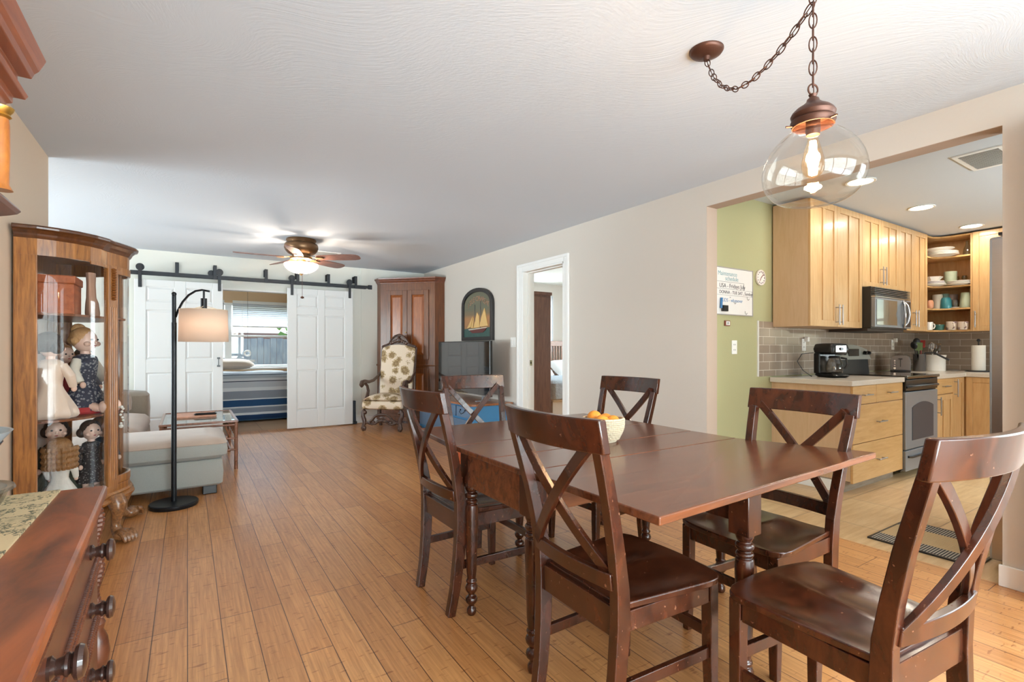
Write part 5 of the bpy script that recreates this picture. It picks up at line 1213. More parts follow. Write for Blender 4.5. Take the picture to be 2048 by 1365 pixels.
# coffee maker
def K(px, py, Y): return at(px, py, Y=Y)
cmx = K(1660, 747, 2.25).x; cmk = thing('coffee_maker', 'black drip coffee maker with a glass carafe', 'coffee maker', (cmx, 2.25, CZ), math.radians(-28), world=False)
b = MB(); cushion(b, -.095, .095, -.15, .11, 0, .035, .03, 0); b.build('base', M_black, cmk, smooth=True)
MB().box(-.085, .085, .03, .105, .03, .22).build('column', M_black, cmk, bevel=.012)
b = MB(); cushion(b, -.095, .095, -.13, .11, .205, .305, .03, 0); b.build('top', M_black, cmk, smooth=True)
MB().box(-.05, .05, -.137, -.128, .225, .285).build('control_panel', M_steel, cmk, bevel=.003); MB().cyl((0, -.137, .255), (0, -.15, .255), .014, n=16).build('dial', M_black, cmk, smooth=True)
cf = MB().lathe(smooth_prof([(.045, .037), (.062, .045), (.068, .08), (.060, .13), (.045, .165), (.043, .175)]), (0, -.055, 0), 28, cap=False).build('carafe', glass('carafe_glass', (190, 180, 170), .02, 2.5), cmk, smooth=True)
MB().lathe([(.045, .172), (.048, .18), (.04, .192), (.001, .194)], (0, -.055, 0), 24).build('carafe_lid', M_black, cf, smooth=True); MB().tube([(.04, -.085, .175), (.06, -.12, .17), (.068, -.128, .12), (.055, -.11, .08)], .009, 8).build('carafe_handle', M_black, cf, smooth=True)
o = MB().tube([(cmx-.06, 2.36, 1.13), (cmx-.15, 2.42, 1.12), (cmx-.19, 2.44, 1.05), (cmx-.17, 2.40, .97), (cmx-.10, 2.36, .915)], .0035, 6).build('power_cord', M_black, loc=(cmx-.12, 2.4, CZ), smooth=True); tag(o, 'thin black power cord looping behind the coffee maker', 'cord')
# toaster
tx = K(1800, 740, 2.32).x; to = thing('toaster', 'brushed steel two-slice toaster on the counter', 'toaster', (tx+.05, 2.33, CZ), math.radians(-72), world=False)
b = MB(); pr = [(-.085, .025), (-.088, .12), (-.075, .165), (-.045, .185), (.045, .185), (.075, .165), (.088, .12), (.085, .025)]
b.loft([[(x, y, z) for x, z in pr] for y in (-.13, -.125, .125, .13)]); b.build('shell', mat('toaster_steel', (112, 110, 110), .32, .7), to, bevel=.003)
MB().box(-.09, .09, -.135, .135, .004, .027).build('base', M_black, to, bevel=.006)
MB().box(-.045, -.02, -.1, .1, .184, .1865).box(.02, .045, -.1, .1, .184, .1865).build('slots', M_black, to)
MB().box(-.004, .004, -.134, -.1295, .06, .15).build('lever_slot', M_black, to); MB().box(-.018, .018, -.15, -.133, .14, .152).build('lever', M_black, to, bevel=.002)
b = MB()
for k in range(3): b.cyl((-.05, -.13, .075+k*.025), (-.05, -.137, .075+k*.025), .008, n=10)
b.build('buttons', M_chrome, to)
MB().cyl((-.05, -.13, .045), (-.05, -.14, .045), .012, n=14).build('dial', M_chrome, to, smooth=True)
# canister with utensils, crock with utensils, paper towel
cxn = K(1839, 738, 2.30); can = thing('utensil_canister', 'tall steel canister holding dark and red utensils', 'canister', (cxn.x, 2.30, CZ), 0, world=False)
MB().lathe([(.058, 0), (.06, .004), (.06, .185), (.063, .19), (.063, .195), (.056, .195), (.056, .01), (.001, .01)], n=28).build('body', mat('canister_steel', (120, 120, 122), .22, 1), can, smooth=True)
ck = K(1869, 738, 2.22); crk = thing('utensil_crock', 'cream ceramic crock full of whisks and kitchen tools', 'crock', (ck.x, 2.22, CZ), 0, world=False)
MB().lathe([(.095, 0), (.1, .006), (.1, .16), (.106, .17), (.106, .185), (.098, .185), (.092, .02), (.001, .02)], n=32).build('body', M_ceram, crk, smooth=True)
def utensil(kind, loc, lean, head, m, label, hl=.26):
    """stick from loc leaning by vector, head shape"""
    a = Vector(loc); t_ = Vector(lean).normalized(); e = a+t_*hl
    b = MB().cyl(a, e, .006, .005, n=8); q = t_.to_track_quat('Z', 'Y').to_matrix().to_4x4()
    if head == 'ladle': b.sph(e+t_*.03, (.036, .018, .045), 12, 8, q)
    if head == 'turner': b.box(-.035, .035, -.003, .003, 0, .09, Matrix.Translation(e) @ q)
    if head == 'whisk':
        for k in range(6):
            an = PI*k/6; u_ = q.to_3x3() @ Vector((math.cos(an), math.sin(an), 0))
            b.tube([e, e+t_*.04+u_*.022, e+t_*.08+u_*.026, e+t_*.105, e+t_*.08-u_*.026, e+t_*.04-u_*.022, e], .0018, 5)
    if head == 'masher': b.tube([e+q.to_3x3() @ Vector((.03*math.cos(2*PI*k/14), .01*math.sin(2*PI*k/14), .03*math.sin(2*PI*k/14)+.03)) for k in range(14)], .004, 6, loop=True)
    o = b.build(kind, m, loc=tuple(a), smooth=True); tag(o, label, 'utensil', 'kitchen utensils'); return o
M_red = mat('red_nylon', (150, 48, 44), .4); M_grn = mat('green_silicone', (96, 116, 70), .5); M_ut = mat('dark_nylon', (36, 36, 38), .35)
C0 = Vector((cxn.x, 2.30, CZ+.02))
utensil('ladle', C0+Vector((-.02, 0, 0)), (-.30, .05, .9), 'ladle', M_ut, 'black ladle leaning left out of the steel canister')
utensil('spatula', C0+Vector((.0, .01, 0)), (-.12, -.05, 1), 'turner', M_grn, 'green spatula in the steel canister', .22)
utensil('slotted_turner', C0+Vector((.02, 0, 0)), (.26, .05, .9), 'turner', M_red, 'red slotted turner in the steel canister', .26)
utensil('serving_spoon', C0+Vector((.02, .02, 0)), (.12, .08, 1), 'ladle', M_ut, 'long dark serving spoon at the back of the steel canister', .29)
C1 = Vector((ck.x, 2.22, CZ+.03))
for kk, (dx, dy, lx_, ly_, hd_, mm, lb_) in enumerate([(-.03, 0, -.15, 0, 'whisk', M_chrome, 'steel whisk at the left of the cream crock'), (0, .02, .0, .05, 'whisk', M_chrome, 'steel whisk in the middle of the cream crock'),
                                   (.02, -.01, .12, 0, 'turner', M_chrome, 'steel turner standing upright in the cream crock'), (.04, .02, .42, .02, 'masher', M_ut, 'dark wire strainer leaning right from the cream crock')]):
    utensil(['whisk', 'whisk', 'turner', 'strainer'][kk], C1+Vector((dx, dy, 0)), (lx_, ly_, 1), hd_, mm, lb_, .2)
q0 = K(1845, 702, 2.12); q1 = K(1872, 724, 2.08)
o = MB().cyl(q0, q0.lerp(q1, .4), .012, n=10).cyl(q0.lerp(q1, .4), q1, .010, n=10).build('tongs', M_ut, loc=tuple(q0), smooth=True)
bpy.data.objects.remove(o)
b = MB().cyl((cxn.x+.03, 2.26, CZ+.21), (cxn.x+.02, 2.17, CZ+.21), .006, n=8); b.cyl((cxn.x+.02, 2.17, CZ+.21), (cxn.x+.06, 2.05, CZ+.13), .011, n=10); b.cyl((cxn.x+.03, 2.26, CZ+.21), (cxn.x+.03, 2.28, CZ+.03), .005, n=8)
o = b.build('knife', M_ut, loc=(cxn.x+.03, 2.28, CZ+.03), smooth=True); tag(o, 'dark-handled tool hooked over the front of the steel canister', 'utensil', 'kitchen utensils')
pt = K(1957, 740, 1.78); PTX = 7.42; ptk = at(1957, 740, X=PTX)
pp_ = thing('paper_towel_holder', 'white paper towel roll standing on a dark wire holder', 'paper towel holder', (PTX, ptk.y, CZ), 0, world=False)
b = MB().lathe([(.08, 0), (.085, .004), (.08, .01), (.001, .012)], n=32); b.cyl((0, 0, .01), (0, 0, .345), .006, n=10).sph((0, 0, .35), .018, 12, 8); b.tube([(.11*math.cos(2*PI*k/30), .11*math.sin(2*PI*k/30), .006) for k in range(30)], .005, 6, loop=True); b.build('holder', M_iron, pp_, smooth=True)
MB().lathe([(.02, .014), (.058, .014), (.06, .02), (.06, .29), (.058, .295), (.02, .295)], n=32, cap=False).build('paper_roll', mat('paper', (236, 232, 222), .9), pp_, smooth=True)
# outlets on the backsplash
def outlet(px, py, Y, label, w_=.036, h_=.058, plug=False):
    c_ = at(px, py, Y=Y); o = thing('wall_outlet', label, 'outlet', (c_.x, Y, c_.z), group='wall outlets')
    MB().box(c_.x-w_, c_.x+w_, Y-.006, Y-.0003, c_.z-h_, c_.z+h_).build('plate', M_white, o, bevel=.002)
    b = MB()
    for dz in (-.022, .022): b.box(c_.x-.012, c_.x-.008, Y-.007, Y-.0055, c_.z+dz-.006, c_.z+dz+.006).box(c_.x+.008, c_.x+.012, Y-.007, Y-.0055, c_.z+dz-.006, c_.z+dz+.006)
    b.build('sockets', M_black, o)
    if plug: MB().box(c_.x-.0, c_.x+.035, Y-.04, Y-.006, c_.z+.03, c_.z+.075).build('plug', M_white, o, bevel=.004)
outlet(1607, 690, YG-.012, 'white outlet with a plug on the tiles left of the coffee maker', plug=True)
outlet(1785, 690, YG-.012, 'white outlet on the tiles behind the toaster', plug=True)
outlet(1468, 695, YG, 'white outlet on the green wall below the whiteboard')
# whiteboard, clock, thermometer sign
wb0, wb1 = at(1420, 600, Y=YG).x, at(1503, 600, Y=YG).x
z0_, z1_ = 1.447, 1.845; wb0 = max(wb0, XK+.01)
wb = thing('whiteboard', 'white dry-erase board with handwritten schedule on the green wall', 'whiteboard', ((wb0+wb1)/2, YG, z0_))
MB().box(wb0, wb1, YG-.012, YG-.0005, z0_, z1_).build('board', mat('board_white', (226, 222, 218), .25), wb)
b = MB().box(wb0, wb1, YG-.016, YG-.012, z1_-.008, z1_).box(wb0, wb1, YG-.016, YG-.012, z0_, z0_+.008).box(wb1-.008, wb1, YG-.016, YG-.012, z0_, z1_).build('frame', mat('grey_trim', (158, 152, 146), .4), wb)
MTX = lambda x, z: Matrix.Translation((x, YG-.0125, z)) @ Matrix.Rotation(PI/2, 4, 'X')
vx = at(1436, 600, Y=YG).x
M_ink, M_inkb, M_inkg = mat('ink_black', (50, 46, 56), .6), mat('ink_blue', (84, 124, 168), .6), mat('ink_teal', (120, 158, 164), .6)
b = text_mesh('Maintenance', .052, MTX(vx-.02, 1.775), .0004); b = join_text(b, 'schedule', .052, MTX(vx+.08, 1.735), depth=.0004); b.build('teal_writing', M_inkg, wb)
b = text_mesh('USA - Fridays July', .050, MTX(vx+.0, 1.675), .0004); b = join_text(b, 'DONNA - TUE SAT , Sundays', .038, MTX(vx, 1.625), depth=.0004); b = join_text(b, '-', .05, MTX(vx+.14, 1.585), depth=.0004)
for q in ((wb0+.02, vx+.34, 1.722, 1.724), (wb0+.02, vx+.34, 1.664, 1.666), (wb0+.02, vx+.46, 1.612, 1.6135)): b.box(q[0], q[1], YG-.0132, YG-.0122, q[2], q[3])
b.box(vx+.34, vx+.342, YG-.0132, YG-.0122, 1.664, 1.724).box(vx+.46, vx+.462, YG-.0132, YG-.0122, 1.612, 1.66).box(vx+.35, vx+.46, YG-.0132, YG-.0122, 1.66, 1.6615)
b.build('black_writing', M_ink, wb)
text_mesh('KIDS - whenever', .042, MTX(vx+.03, 1.558), .0004).build('blue_writing', M_inkb, wb)
b = MB()
for x_, z_ in ((vx+.40, 1.585), (vx+.21, 1.545), (vx+.37, 1.462)): b.tube([(x_+.015*math.cos(t_), YG-.016, z_+.02+.02*math.sin(t_)) for t_ in [PI*(.9+.12*k) for k in range(9)]], .0022, 6)
b.build('hook', M_chrome, wb, smooth=True)
o = MB().cyl((vx+.005, YG-.026, 1.50), (vx+.012, YG-.026, 1.585), .010, n=12).build('marker_pen', mat('marker_blue', (52, 110, 160), .4), loc=(vx+.01, YG-.026, 1.5), smooth=True); tag(o, 'blue marker pen clipped to the left side of the whiteboard', 'marker')
o = MB().box(vx+.02, vx+.085, YG-.04, YG-.0165, 1.475, 1.525).build('board_eraser', M_black, loc=(vx+.05, YG-.03, 1.475), bevel=.003); tag(o, 'small black eraser block on the whiteboard', 'eraser')
cl = at(1519, 556, Y=YG); ck_ = thing('wall_clock', 'small round white wall clock on the green wall', 'clock', (cl.x, YG, cl.z))
MR = Matrix.Translation((cl.x, YG, cl.z)) @ Matrix.Rotation(PI/2, 4, 'X')
MB().lathe([(.066, 0.0005), (.07, .008), (.068, .018), (.06, .02), (.06, .014), (.001, .014)], n=40, M=MR).build('case', mat('clock_white', (228, 218, 210), .4), ck_, smooth=True)
b = MB()
for k in range(12):
    a = 2*PI*k/12; b.box(-.003, .003, .0141, .0152, .045, .055, Matrix.Identity(4)) if False else b.box(cl.x+.05*math.sin(a)-.0035, cl.x+.05*math.sin(a)+.0035, YG-.0165, YG-.0142, cl.z+.05*math.cos(a)-.0055, cl.z+.05*math.cos(a)+.0055)
b.build('numerals', mat('clock_mark', (92, 66, 74), .6), ck_)
b = MB().cyl((cl.x, YG-.017, cl.z), (cl.x+.032, YG-.017, cl.z+.028), .003, n=6).cyl((cl.x, YG-.017, cl.z), (cl.x-.02, YG-.017, cl.z-.03), .0022, n=6); b.build('hands', mat('clock_hand', (120, 50, 44), .5), ck_)
sg2 = at(1453, 647, Y=YG); s30 = thing('number_plaque', 'tiny red-framed plaque reading 30 below the whiteboard', 'plaque', (sg2.x, YG, sg2.z))
MB().box(sg2.x-.035, sg2.x+.035, YG-.012, YG-.0005, sg2.z-.022, sg2.z+.022).build('frame', mat('plaque_red', (126, 62, 48), .5), s30, bevel=.002)
MB().box(sg2.x-.022, sg2.x+.026, YG-.014, YG-.0115, sg2.z-.016, sg2.z+.016).build('face', M_white, s30); text_mesh('30', .032, Matrix.Translation((sg2.x-.018, YG-.0142, sg2.z-.011)) @ Matrix.Rotation(PI/2, 4, 'X'), .0006).build('digits', M_ink, s30)
# refrigerator
fr = thing('refrigerator', 'tall stainless steel refrigerator just behind the right wall', 'refrigerator', (4.0, .5, 0))
MB().box(3.60, 4.48, .10, .80, .03, 1.77).build('body', mat('fridge_side', (150, 142, 138), .4, .6), fr, bevel=.008)
MB().box(3.60, 4.035, .805, .872, .04, 1.76).build('door', M_steel, fr, bevel=.012); MB().box(4.045, 4.48, .805, .872, .04, 1.76).build('door', M_steel, fr, bevel=.012)
MB().box(3.62, 3.70, .76, .84, 1.77, 1.785).build('hinge_cover', M_black, fr); MB().box(3.63, 4.45, .12, .79, 0, .03).build('foot_rail', M_black, fr)
for x in (4.005, 4.075): MB().tube([(x, .872, .7), (x, .92, .72), (x, .92, 1.5), (x, .872, 1.52)], .011, 8).build('handle', M_steel, fr, smooth=True)
# recessed lights and vent of the kitchen
for i, (px, py, lb_) in enumerate([(1721, 363, 'recessed ceiling light nearest the glass pendant globe'), (1843, 415, 'recessed ceiling light in the middle of the kitchen ceiling'), (1943, 452, 'recessed ceiling light nearest the open corner shelves')]):
    c_ = at(px, py, Z=HK); dl_ = thing('recessed_light', lb_, 'ceiling light', (c_.x, c_.y, HK), group='recessed kitchen lights')
    MB().lathe([(.102, HK-.0005), (.104, HK-.006), (.098, HK-.009), (.084, HK-.006), (.084, HK-.0005)], (c_.x, c_.y, 0), 36, cap=False).build('trim_ring', M_trim, dl_, smooth=True)
    MB().lathe([(.084, HK-.004), (.06, HK-.005), (.001, HK-.006)][::-1], (c_.x, c_.y, 0), 36).build('lens', mat('light_lens', (255, 248, 236), emit=(255, 240, 214), es=9), dl_, smooth=True)
    l = area('lamp_recessed', (c_.x, c_.y, HK-.012), (c_.x, c_.y, 0), .14, .14, 2.7, (1, .90, .76)); l.data.shape = 'DISK'
va = at(1968, 312, Z=HK); v = thing('ceiling_vent', 'louvered white air vent in the kitchen ceiling', 'vent', (va.x, va.y, HK)); x_, y_ = va.x+.07, va.y
MB().box(x_-.23, x_+.23, y_-.13, y_-.10, HK-.01, HK).box(x_-.23, x_+.23, y_+.10, y_+.13, HK-.01, HK).box(x_-.23, x_-.20, y_-.10, y_+.10, HK-.01, HK).box(x_+.20, x_+.23, y_-.10, y_+.10, HK-.01, HK).build('frame', M_trim, v, bevel=.002)
b = MB()
for i in range(15):
    xx = x_-.19+i*.0265; b.box(-.009, .009, y_-.10, y_+.10, -.001, .001, Matrix.Translation((xx, 0, HK-.009)) @ Matrix.Rotation(-.7, 4, 'Y'))
b.build('louvers', M_trim, v); MB().box(x_-.2, x_+.2, y_-.1, y_+.1, HK-.0015, HK-.0005).build('duct', M_black, v)
# kitchen mat
ma = [at(1755, 1070, Z=0), at(1880, 1108, Z=0)]
kx, ky = 3.60, 1.40
m_ = thing('kitchen_mat', 'small tan mat with dark striped ends on the kitchen tiles', 'mat', (4.0, 1.1, 0))
# corner nearest the dining room at (3.63,1.40); long side runs toward -y
MB().box(3.53, 4.06, .905, 1.40, .0005, .008).build('field', pattern('mat_field', 'weave', (206, 178, 134), [(180, 152, 112)], 40, .95, dict(dir='Y', dist=.3)), m_)
for x0_, x1_ in ((3.53, 3.66), (3.93, 4.06)): MB().box(x0_, x1_, .905, 1.40, .008, .0095).build('striped_end', pattern('mat_stripe', 'weave', (44, 42, 42), [(170, 160, 146)], 22, .95, dict(dir='Y', dist=0)), m_)
MB().box(3.525, 4.065, 1.40, 1.41, .0005, .01).box(3.525, 4.065, .895, .905, .0005, .01).box(3.515, 3.53, .895, 1.41, .0005, .01).box(4.06, 4.075, .895, 1.41, .0005, .01).build('binding', M_black, m_)
# dishes on the corner shelves ------------------------------------------------
def sp_(px, X): c_ = at(px, 600, X=X); return (c_.x, c_.y)
M_tl, M_sage, M_cr, M_gl = mat('teal_glaze', (60, 128, 136), .25), mat('sage_glaze', (166, 176, 152), .3), mat('grey_cream_glaze', (196, 188, 172), .3), glass('goblet_glass', (235, 238, 232), .02, 3)
def dish(kind, px, X, z, prof, m, label, cat, grp, n=28, handle=None):
    x, y = sp_(px, X); b = MB().lathe(prof, n=n); o = b.build(kind, m, smooth=True); o.location = (x, y, z); tag(o, label, cat, grp)
    if handle: h = MB().tube(handle, .006, 8).build('handle', m, smooth=True); h.parent = o
    return o
def plate(r, h=.02): return [(r*.55, 0), (r*.6, .003), (r, h), (r, h+.004), (r*.6, .008), (.001, .008)]
g1, g2, g3, g4 = 'dishes on the top corner shelf', 'dishes on the second corner shelf', 'cups on the third corner shelf', 'mugs on the bottom corner shelf'
zt = SZ[3]
for k in range(3): dish('plate', 1880, 7.30, zt+.016*k, plate(.17-.004*k), M_ceram, ['lowest large platter of the stack on the top shelf', 'middle large platter of the stack on the top shelf', 'uppermost wide platter on the top shelf'][k], 'plate', g1)
dish('plate', 1878, 7.30, zt+.075, [(.08, -.012), (.09, .0), (.14, .02), (.14, .024), (.001, .01)], M_ceram, 'separate shallow dish resting above the platters on the top shelf', 'plate', g1)
dish('glass_bottle', 1935, 7.42, zt, [(.04, 0), (.042, .01), (.035, .08), (.02, .12), (.016, .16), (.02, .165), (.001, .166)], glass('bottle_glass', (225, 228, 215), .03, 3), 'small glass bottle at the right of the top shelf', 'bottle', g1)
z2 = SZ[2]
for k in range(4): dish('plate', 1866, 7.22, z2+.013*k, plate(.12-.006*k, .014), M_ceram if k != 2 else mat('lilac_glaze', (196, 186, 190), .3), ['bottom plate of the left stack on the second shelf', 'second plate of the left stack on the second shelf', 'lilac-grey plate of the left stack on the second shelf', 'uppermost plate of the left stack on the second shelf'][k], 'plate', g2)
dish('bowl', 1866, 7.22, z2+.062, [(.05, 0), (.055, .004), (.095, .045), (.092, .047), (.05, .01), (.001, .01)], M_ceram, 'angular white bowl on the left plate stack, second shelf', 'bowl', g2, n=6)
dish('jar', 1901, 7.42, z2, [(.055, 0), (.056, .01), (.06, .17), (.056, .175), (.001, .175)], M_sage, 'pale sage cylinder jar at the back of the second shelf', 'jar', g2)
for k in range(3): dish('plate', 1919, 7.34, z2+.014*k, plate(.115, .016), M_ceram, ['lowest plate of the right stack below the goblets', 'middle plate of the right stack below the goblets', 'uppermost plate of the right stack below the goblets'][k], 'plate', g2)
gob = [(.026, 0), (.024, .004), (.005, .012), (.005, .06), (.02, .075), (.027, .10), (.022, .13), (.021, .13), (.025, .1), (.004, .07)]
for px_g, lb_ in ((1913, 'left stemmed glass goblet behind the plates, second shelf'), (1929, 'right stemmed glass goblet behind the plates, second shelf')): dish('goblet', px_g, 7.54, z2, gob, M_gl, lb_, 'goblet', g2)
z3 = SZ[1]
dish('candle_jar', 1859, 7.16, z3, [(.03, 0), (.036, .01), (.038, .07), (.03, .09), (.03, .095), (.001, .095)], mat('salmon_glaze', (206, 146, 112), .35), 'salmon coloured jar at the left of the third shelf', 'jar', g3)
dish('tumbler', 1875, 7.34, z3, [(.048, 0), (.05, .008), (.05, .05), (.048, .16), (.044, .168), (.001, .168)], M_cr, 'tall grey-cream tumbler on the third shelf', 'cup', g3)
dish('tumbler', 1890, 7.50, z3, [(.04, 0), (.042, .008), (.04, .18), (.036, .185), (.001, .185)], mat('mint_glaze', (150, 184, 170), .3), 'mint green tumbler behind the teal cup, third shelf', 'cup', g3)
dish('cup', 1892, 7.33, z3, [(.05, 0), (.053, .01), (.052, .05), (.048, .10), (.038, .125), (.001, .127)], M_tl, 'upside-down teal cup on the third shelf', 'cup', g3)
dish('tumbler', 1905, 7.54, z3, [(.042, 0), (.046, .008), (.048, .17), (.044, .176), (.001, .176)], mat('mauve_glaze', (168, 150, 140), .3), 'mauve-brown tumbler at the back of the third shelf', 'cup', g3)
dish('sundae_glass', 1910, 7.36, z3+.012, [(.03, 0), (.035, .01), (.045, .04), (.03, .085), (.028, .088), (.001, .08)], M_gl, 'cut glass cup on a small saucer, third shelf', 'cup', g3)
dish('saucer', 1910, 7.36, z3, plate(.055, .008), M_ceram, 'small white saucer under the cut glass cup', 'plate', g3)
dish('tumbler', 1931, 7.36, z3, [(.05, 0), (.052, .008), (.05, .04), (.04, .165), (.036, .172), (.001, .172)], M_sage, 'tall sage green tumbler at the right of the third shelf', 'cup', g3)
z4 = SZ[0]; mug = [(.034, 0), (.038, .004), (.041, .04), (.042, .09), (.039, .092), (.037, .05), (.03, .008), (.001, .008)]
hd_ = [(-.035, -.02, .075), (-.06, -.035, .07), (-.066, -.04, .045), (-.055, -.033, .02), (-.033, -.02, .018)]
hdr = [(.035, -.02, .075), (.058, -.035, .07), (.062, -.04, .045), (.055, -.033, .02), (.033, -.02, .018)]
M_mp = pattern('mug_print', 'floral', (218, 204, 190), [(96, 72, 82), (150, 122, 122)], 16, .4, dict(q=.6, k=.5))
dish('mug', 1857, 7.15, z4, mug, M_ceram, 'white mug at the left end of the bottom shelf', 'mug', g4, handle=hdr)
dish('ramekin', 1877, 7.30, z4, [(.04, 0), (.046, .004), (.056, .06), (.053, .065), (.04, .01), (.001, .01)], mat('deep_teal_glaze', (58, 106, 98), .3), 'fluted teal bowl on the bottom shelf', 'bowl', g4, n=20)
dish('mug', 1903, 7.32, z4, [(r*1.2, z*1.05) for r, z in mug], M_mp, 'large flower-print mug with its handle to the left, bottom shelf', 'mug', g4, handle=[(x*1.25, y*1.2, z) for x, y, z in hd_])
dish('mug', 1926, 7.32, z4, [(r*1.15, z) for r, z in mug], M_mp, 'dark-printed mug at the right end of the bottom shelf', 'mug', g4, handle=[(x*1.2, y*1.2, z) for x, y, z in hd_])
# ------------------------------------------------------------------ far bedroom: bed, blinds, window hangings
fb = thing('bed', 'bed with a blue, grey and white striped comforter seen between the barn doors', 'bed', (.9, 9.9, 0))
bx0, bx1, by0, by1 = -.4, 1.62, 9.0, 10.95
MB().box(bx0+.06, bx1-.06, by0+.05, by1, .12, .45).build('mattress_base', mat('box_spring', (200, 196, 190), .9), fb)
for x in (bx0+.15, bx1-.15):
    for y in (by0+.15, by1-.1): MB().cyl((x, y, 0), (x, y, .12), .03, n=12).build('leg', M_black, fb)
cols = [(0, (66, 110, 150)), (.03, (28, 62, 104)), (.10, (30, 66, 110)), (.125, (222, 226, 232)), (.17, (132, 142, 160)), (.25, (136, 146, 162)), (.27, (214, 220, 226)), (.30, (36, 76, 120)), (.42, (34, 72, 116)),
        (.43, (224, 228, 232)), (.455, (140, 148, 162)), (.60, (134, 142, 158)), (.61, (218, 222, 228)), (.68, (186, 192, 202)), (.80, (24, 40, 66)), (.815, (206, 210, 216)), (.86, (172, 180, 190)), (.92, (34, 48, 72)), (.935, (200, 206, 214))]
M_comf = pattern('striped_comforter', 'bands', (0, 0, 0), cols, params=dict(axis='Z', a=.02, b=.80), rough=.9)
b = MB(); R = []
def section(y, zt, drop, puff):
    pts = []
    n = 26
    for k in range(n+1):
        u_ = k/n; x = bx0-.03+(bx1-bx0+.06)*u_; e = min(u_, 1-u_)*(bx1-bx0); z = zt-(.05*math.exp(-(e/.10)**2)) + puff*math.sin(u_*17+y*5)*.5
        pts.append((x, y, z))
    return [(bx0-.04, y, drop)]+pts+[(bx1+.04, y, drop)]
n_s = 14
secs = [[(x, by0-.035+.012*math.sin(x*19+zz*4), zz) for x, _, _ in [(p[0], 0, 0) for p in section(by0, .74, .03, 0)]] for zz in (.03, .15, .3, .45, .6)]
for s_ in secs: s_[0] = (bx0-.05, by0-.03, .03); s_[-1] = (bx1+.05, by0-.03, .03)
for j in range(n_s+1):
    y = by0+(by1-by0-.35)*j/n_s; secs.append(section(y, .70+.045*min(1, j/2)+.012*math.sin(j*1.3), .03, .012))
b.loft(secs, closed=False, cap=False); b.build('comforter', M_comf, fb, smooth=True, solid=.02)
def pillow(x0, x1, y, z, label, col, grp=None, tilt=.15):
    b = MB(); n = 12; top, bot = [], []
    for i in range(n+1):
        r1, r2 = [], []
        for j in range(n+1):
            u_, v_ = -1+2*i/n, -1+2*j/n; h = .085*(max(0, 1-u_**4)*max(0, 1-v_**4))**.6
            P = lambda s: ((x1-x0)/2*u_*(1-.06*v_*v_), .23*v_*(1-.06*u_*u_), s*h)
            r1.append(b.bm.verts.new(P(1))); r2.append(b.bm.verts.new(P(-1)))
        top.append(r1); bot.append(r2)
    for i in range(n):
        for j in range(n): b.bm.faces.new((top[i][j], top[i+1][j], top[i+1][j+1], top[i][j+1])); b.bm.faces.new((bot[i][j], bot[i][j+1], bot[i+1][j+1], bot[i+1][j]))
    bmesh.ops.remove_doubles(b.bm, verts=b.bm.verts, dist=.004)
    o = b.build('pillow', mat('pillow_'+str(col[0])+str(col[1]), col, .9, bump=.2, bscale=9), smooth=True); o.location = ((x0+x1)/2, y, z); o.rotation_euler = (tilt, 0, 0); tag(o, label, 'pillow', grp)
pillow(.15, 1.05, 10.55, .885, 'tan and white pillow on the striped bed below the window', (218, 200, 184))
# blinds
bl = thing('window_blind', 'white horizontal blind half lowered behind the barn doors', 'blind', (1.5, 11.08, 2.0), group='window blinds')
def blind(root, x0, x1, zt, zb, y):
    MB().box(x0, x1, y-.03, y+.02, zt-.05, zt).build('headrail', M_white, root)
    b = MB(); z = zt-.07
    while z > zb: b.box(x0, x1, -.024, .024, -.0012, .0012, Matrix.Translation((0, y, z)) @ Matrix.Rotation(.75, 4, 'X')); z -= .034
    b.build('slats', mat('blind_slat', (226, 230, 236), .5), root); MB().box(x0, x1, y-.025, y+.025, zb-.03, zb-.01).build('bottom_rail', M_white, root)
    MB().cyl((x0+.16, y-.05, zt), (x0+.16, y-.05, zb-.1), .003, n=6).build('cord', M_white, root)
blind(bl, .73, 2.30, 2.10, 1.62, 11.06)
bl2 = thing('window_blind', 'narrow white blind left of the window post, beside the lamp shade', 'blind', (0, 11.08, 2.0), group='window blinds')
blind(bl2, -.36, .59, 2.10, 1.62, 11.06)
dcx = .98; hg = thing('anchor_hanging', 'white life-ring wall hanging on a string in the far window', 'decoration', (dcx, 11.0, .9))
MB().cyl((dcx, 10.99, 2.33), (dcx, 10.99, 1.14), .0025, n=6).build('string', mat('dark_string', (90, 84, 78), .8), hg)
MB().tube([(dcx+.05*math.cos(2*PI*k/24), 10.99, 1.08+.05*math.sin(2*PI*k/24)) for k in range(24)], .014, 8, loop=True).build('ring', M_white, hg, smooth=True)
MB().box(dcx-.09, dcx+.13, 10.985, 10.995, .91, .955).build('name_board', M_white, hg)
MB().cyl((dcx, 10.99, 1.03), (dcx, 10.99, .955), .0025, n=6).build('lower_string', mat('dark_string', (90, 84, 78)), hg)
o = MB().box(-.5, 2.45, 11.0, 11.12, .765, .80).build('trim_window_sill', M_trim, bevel=.004); struct(o)
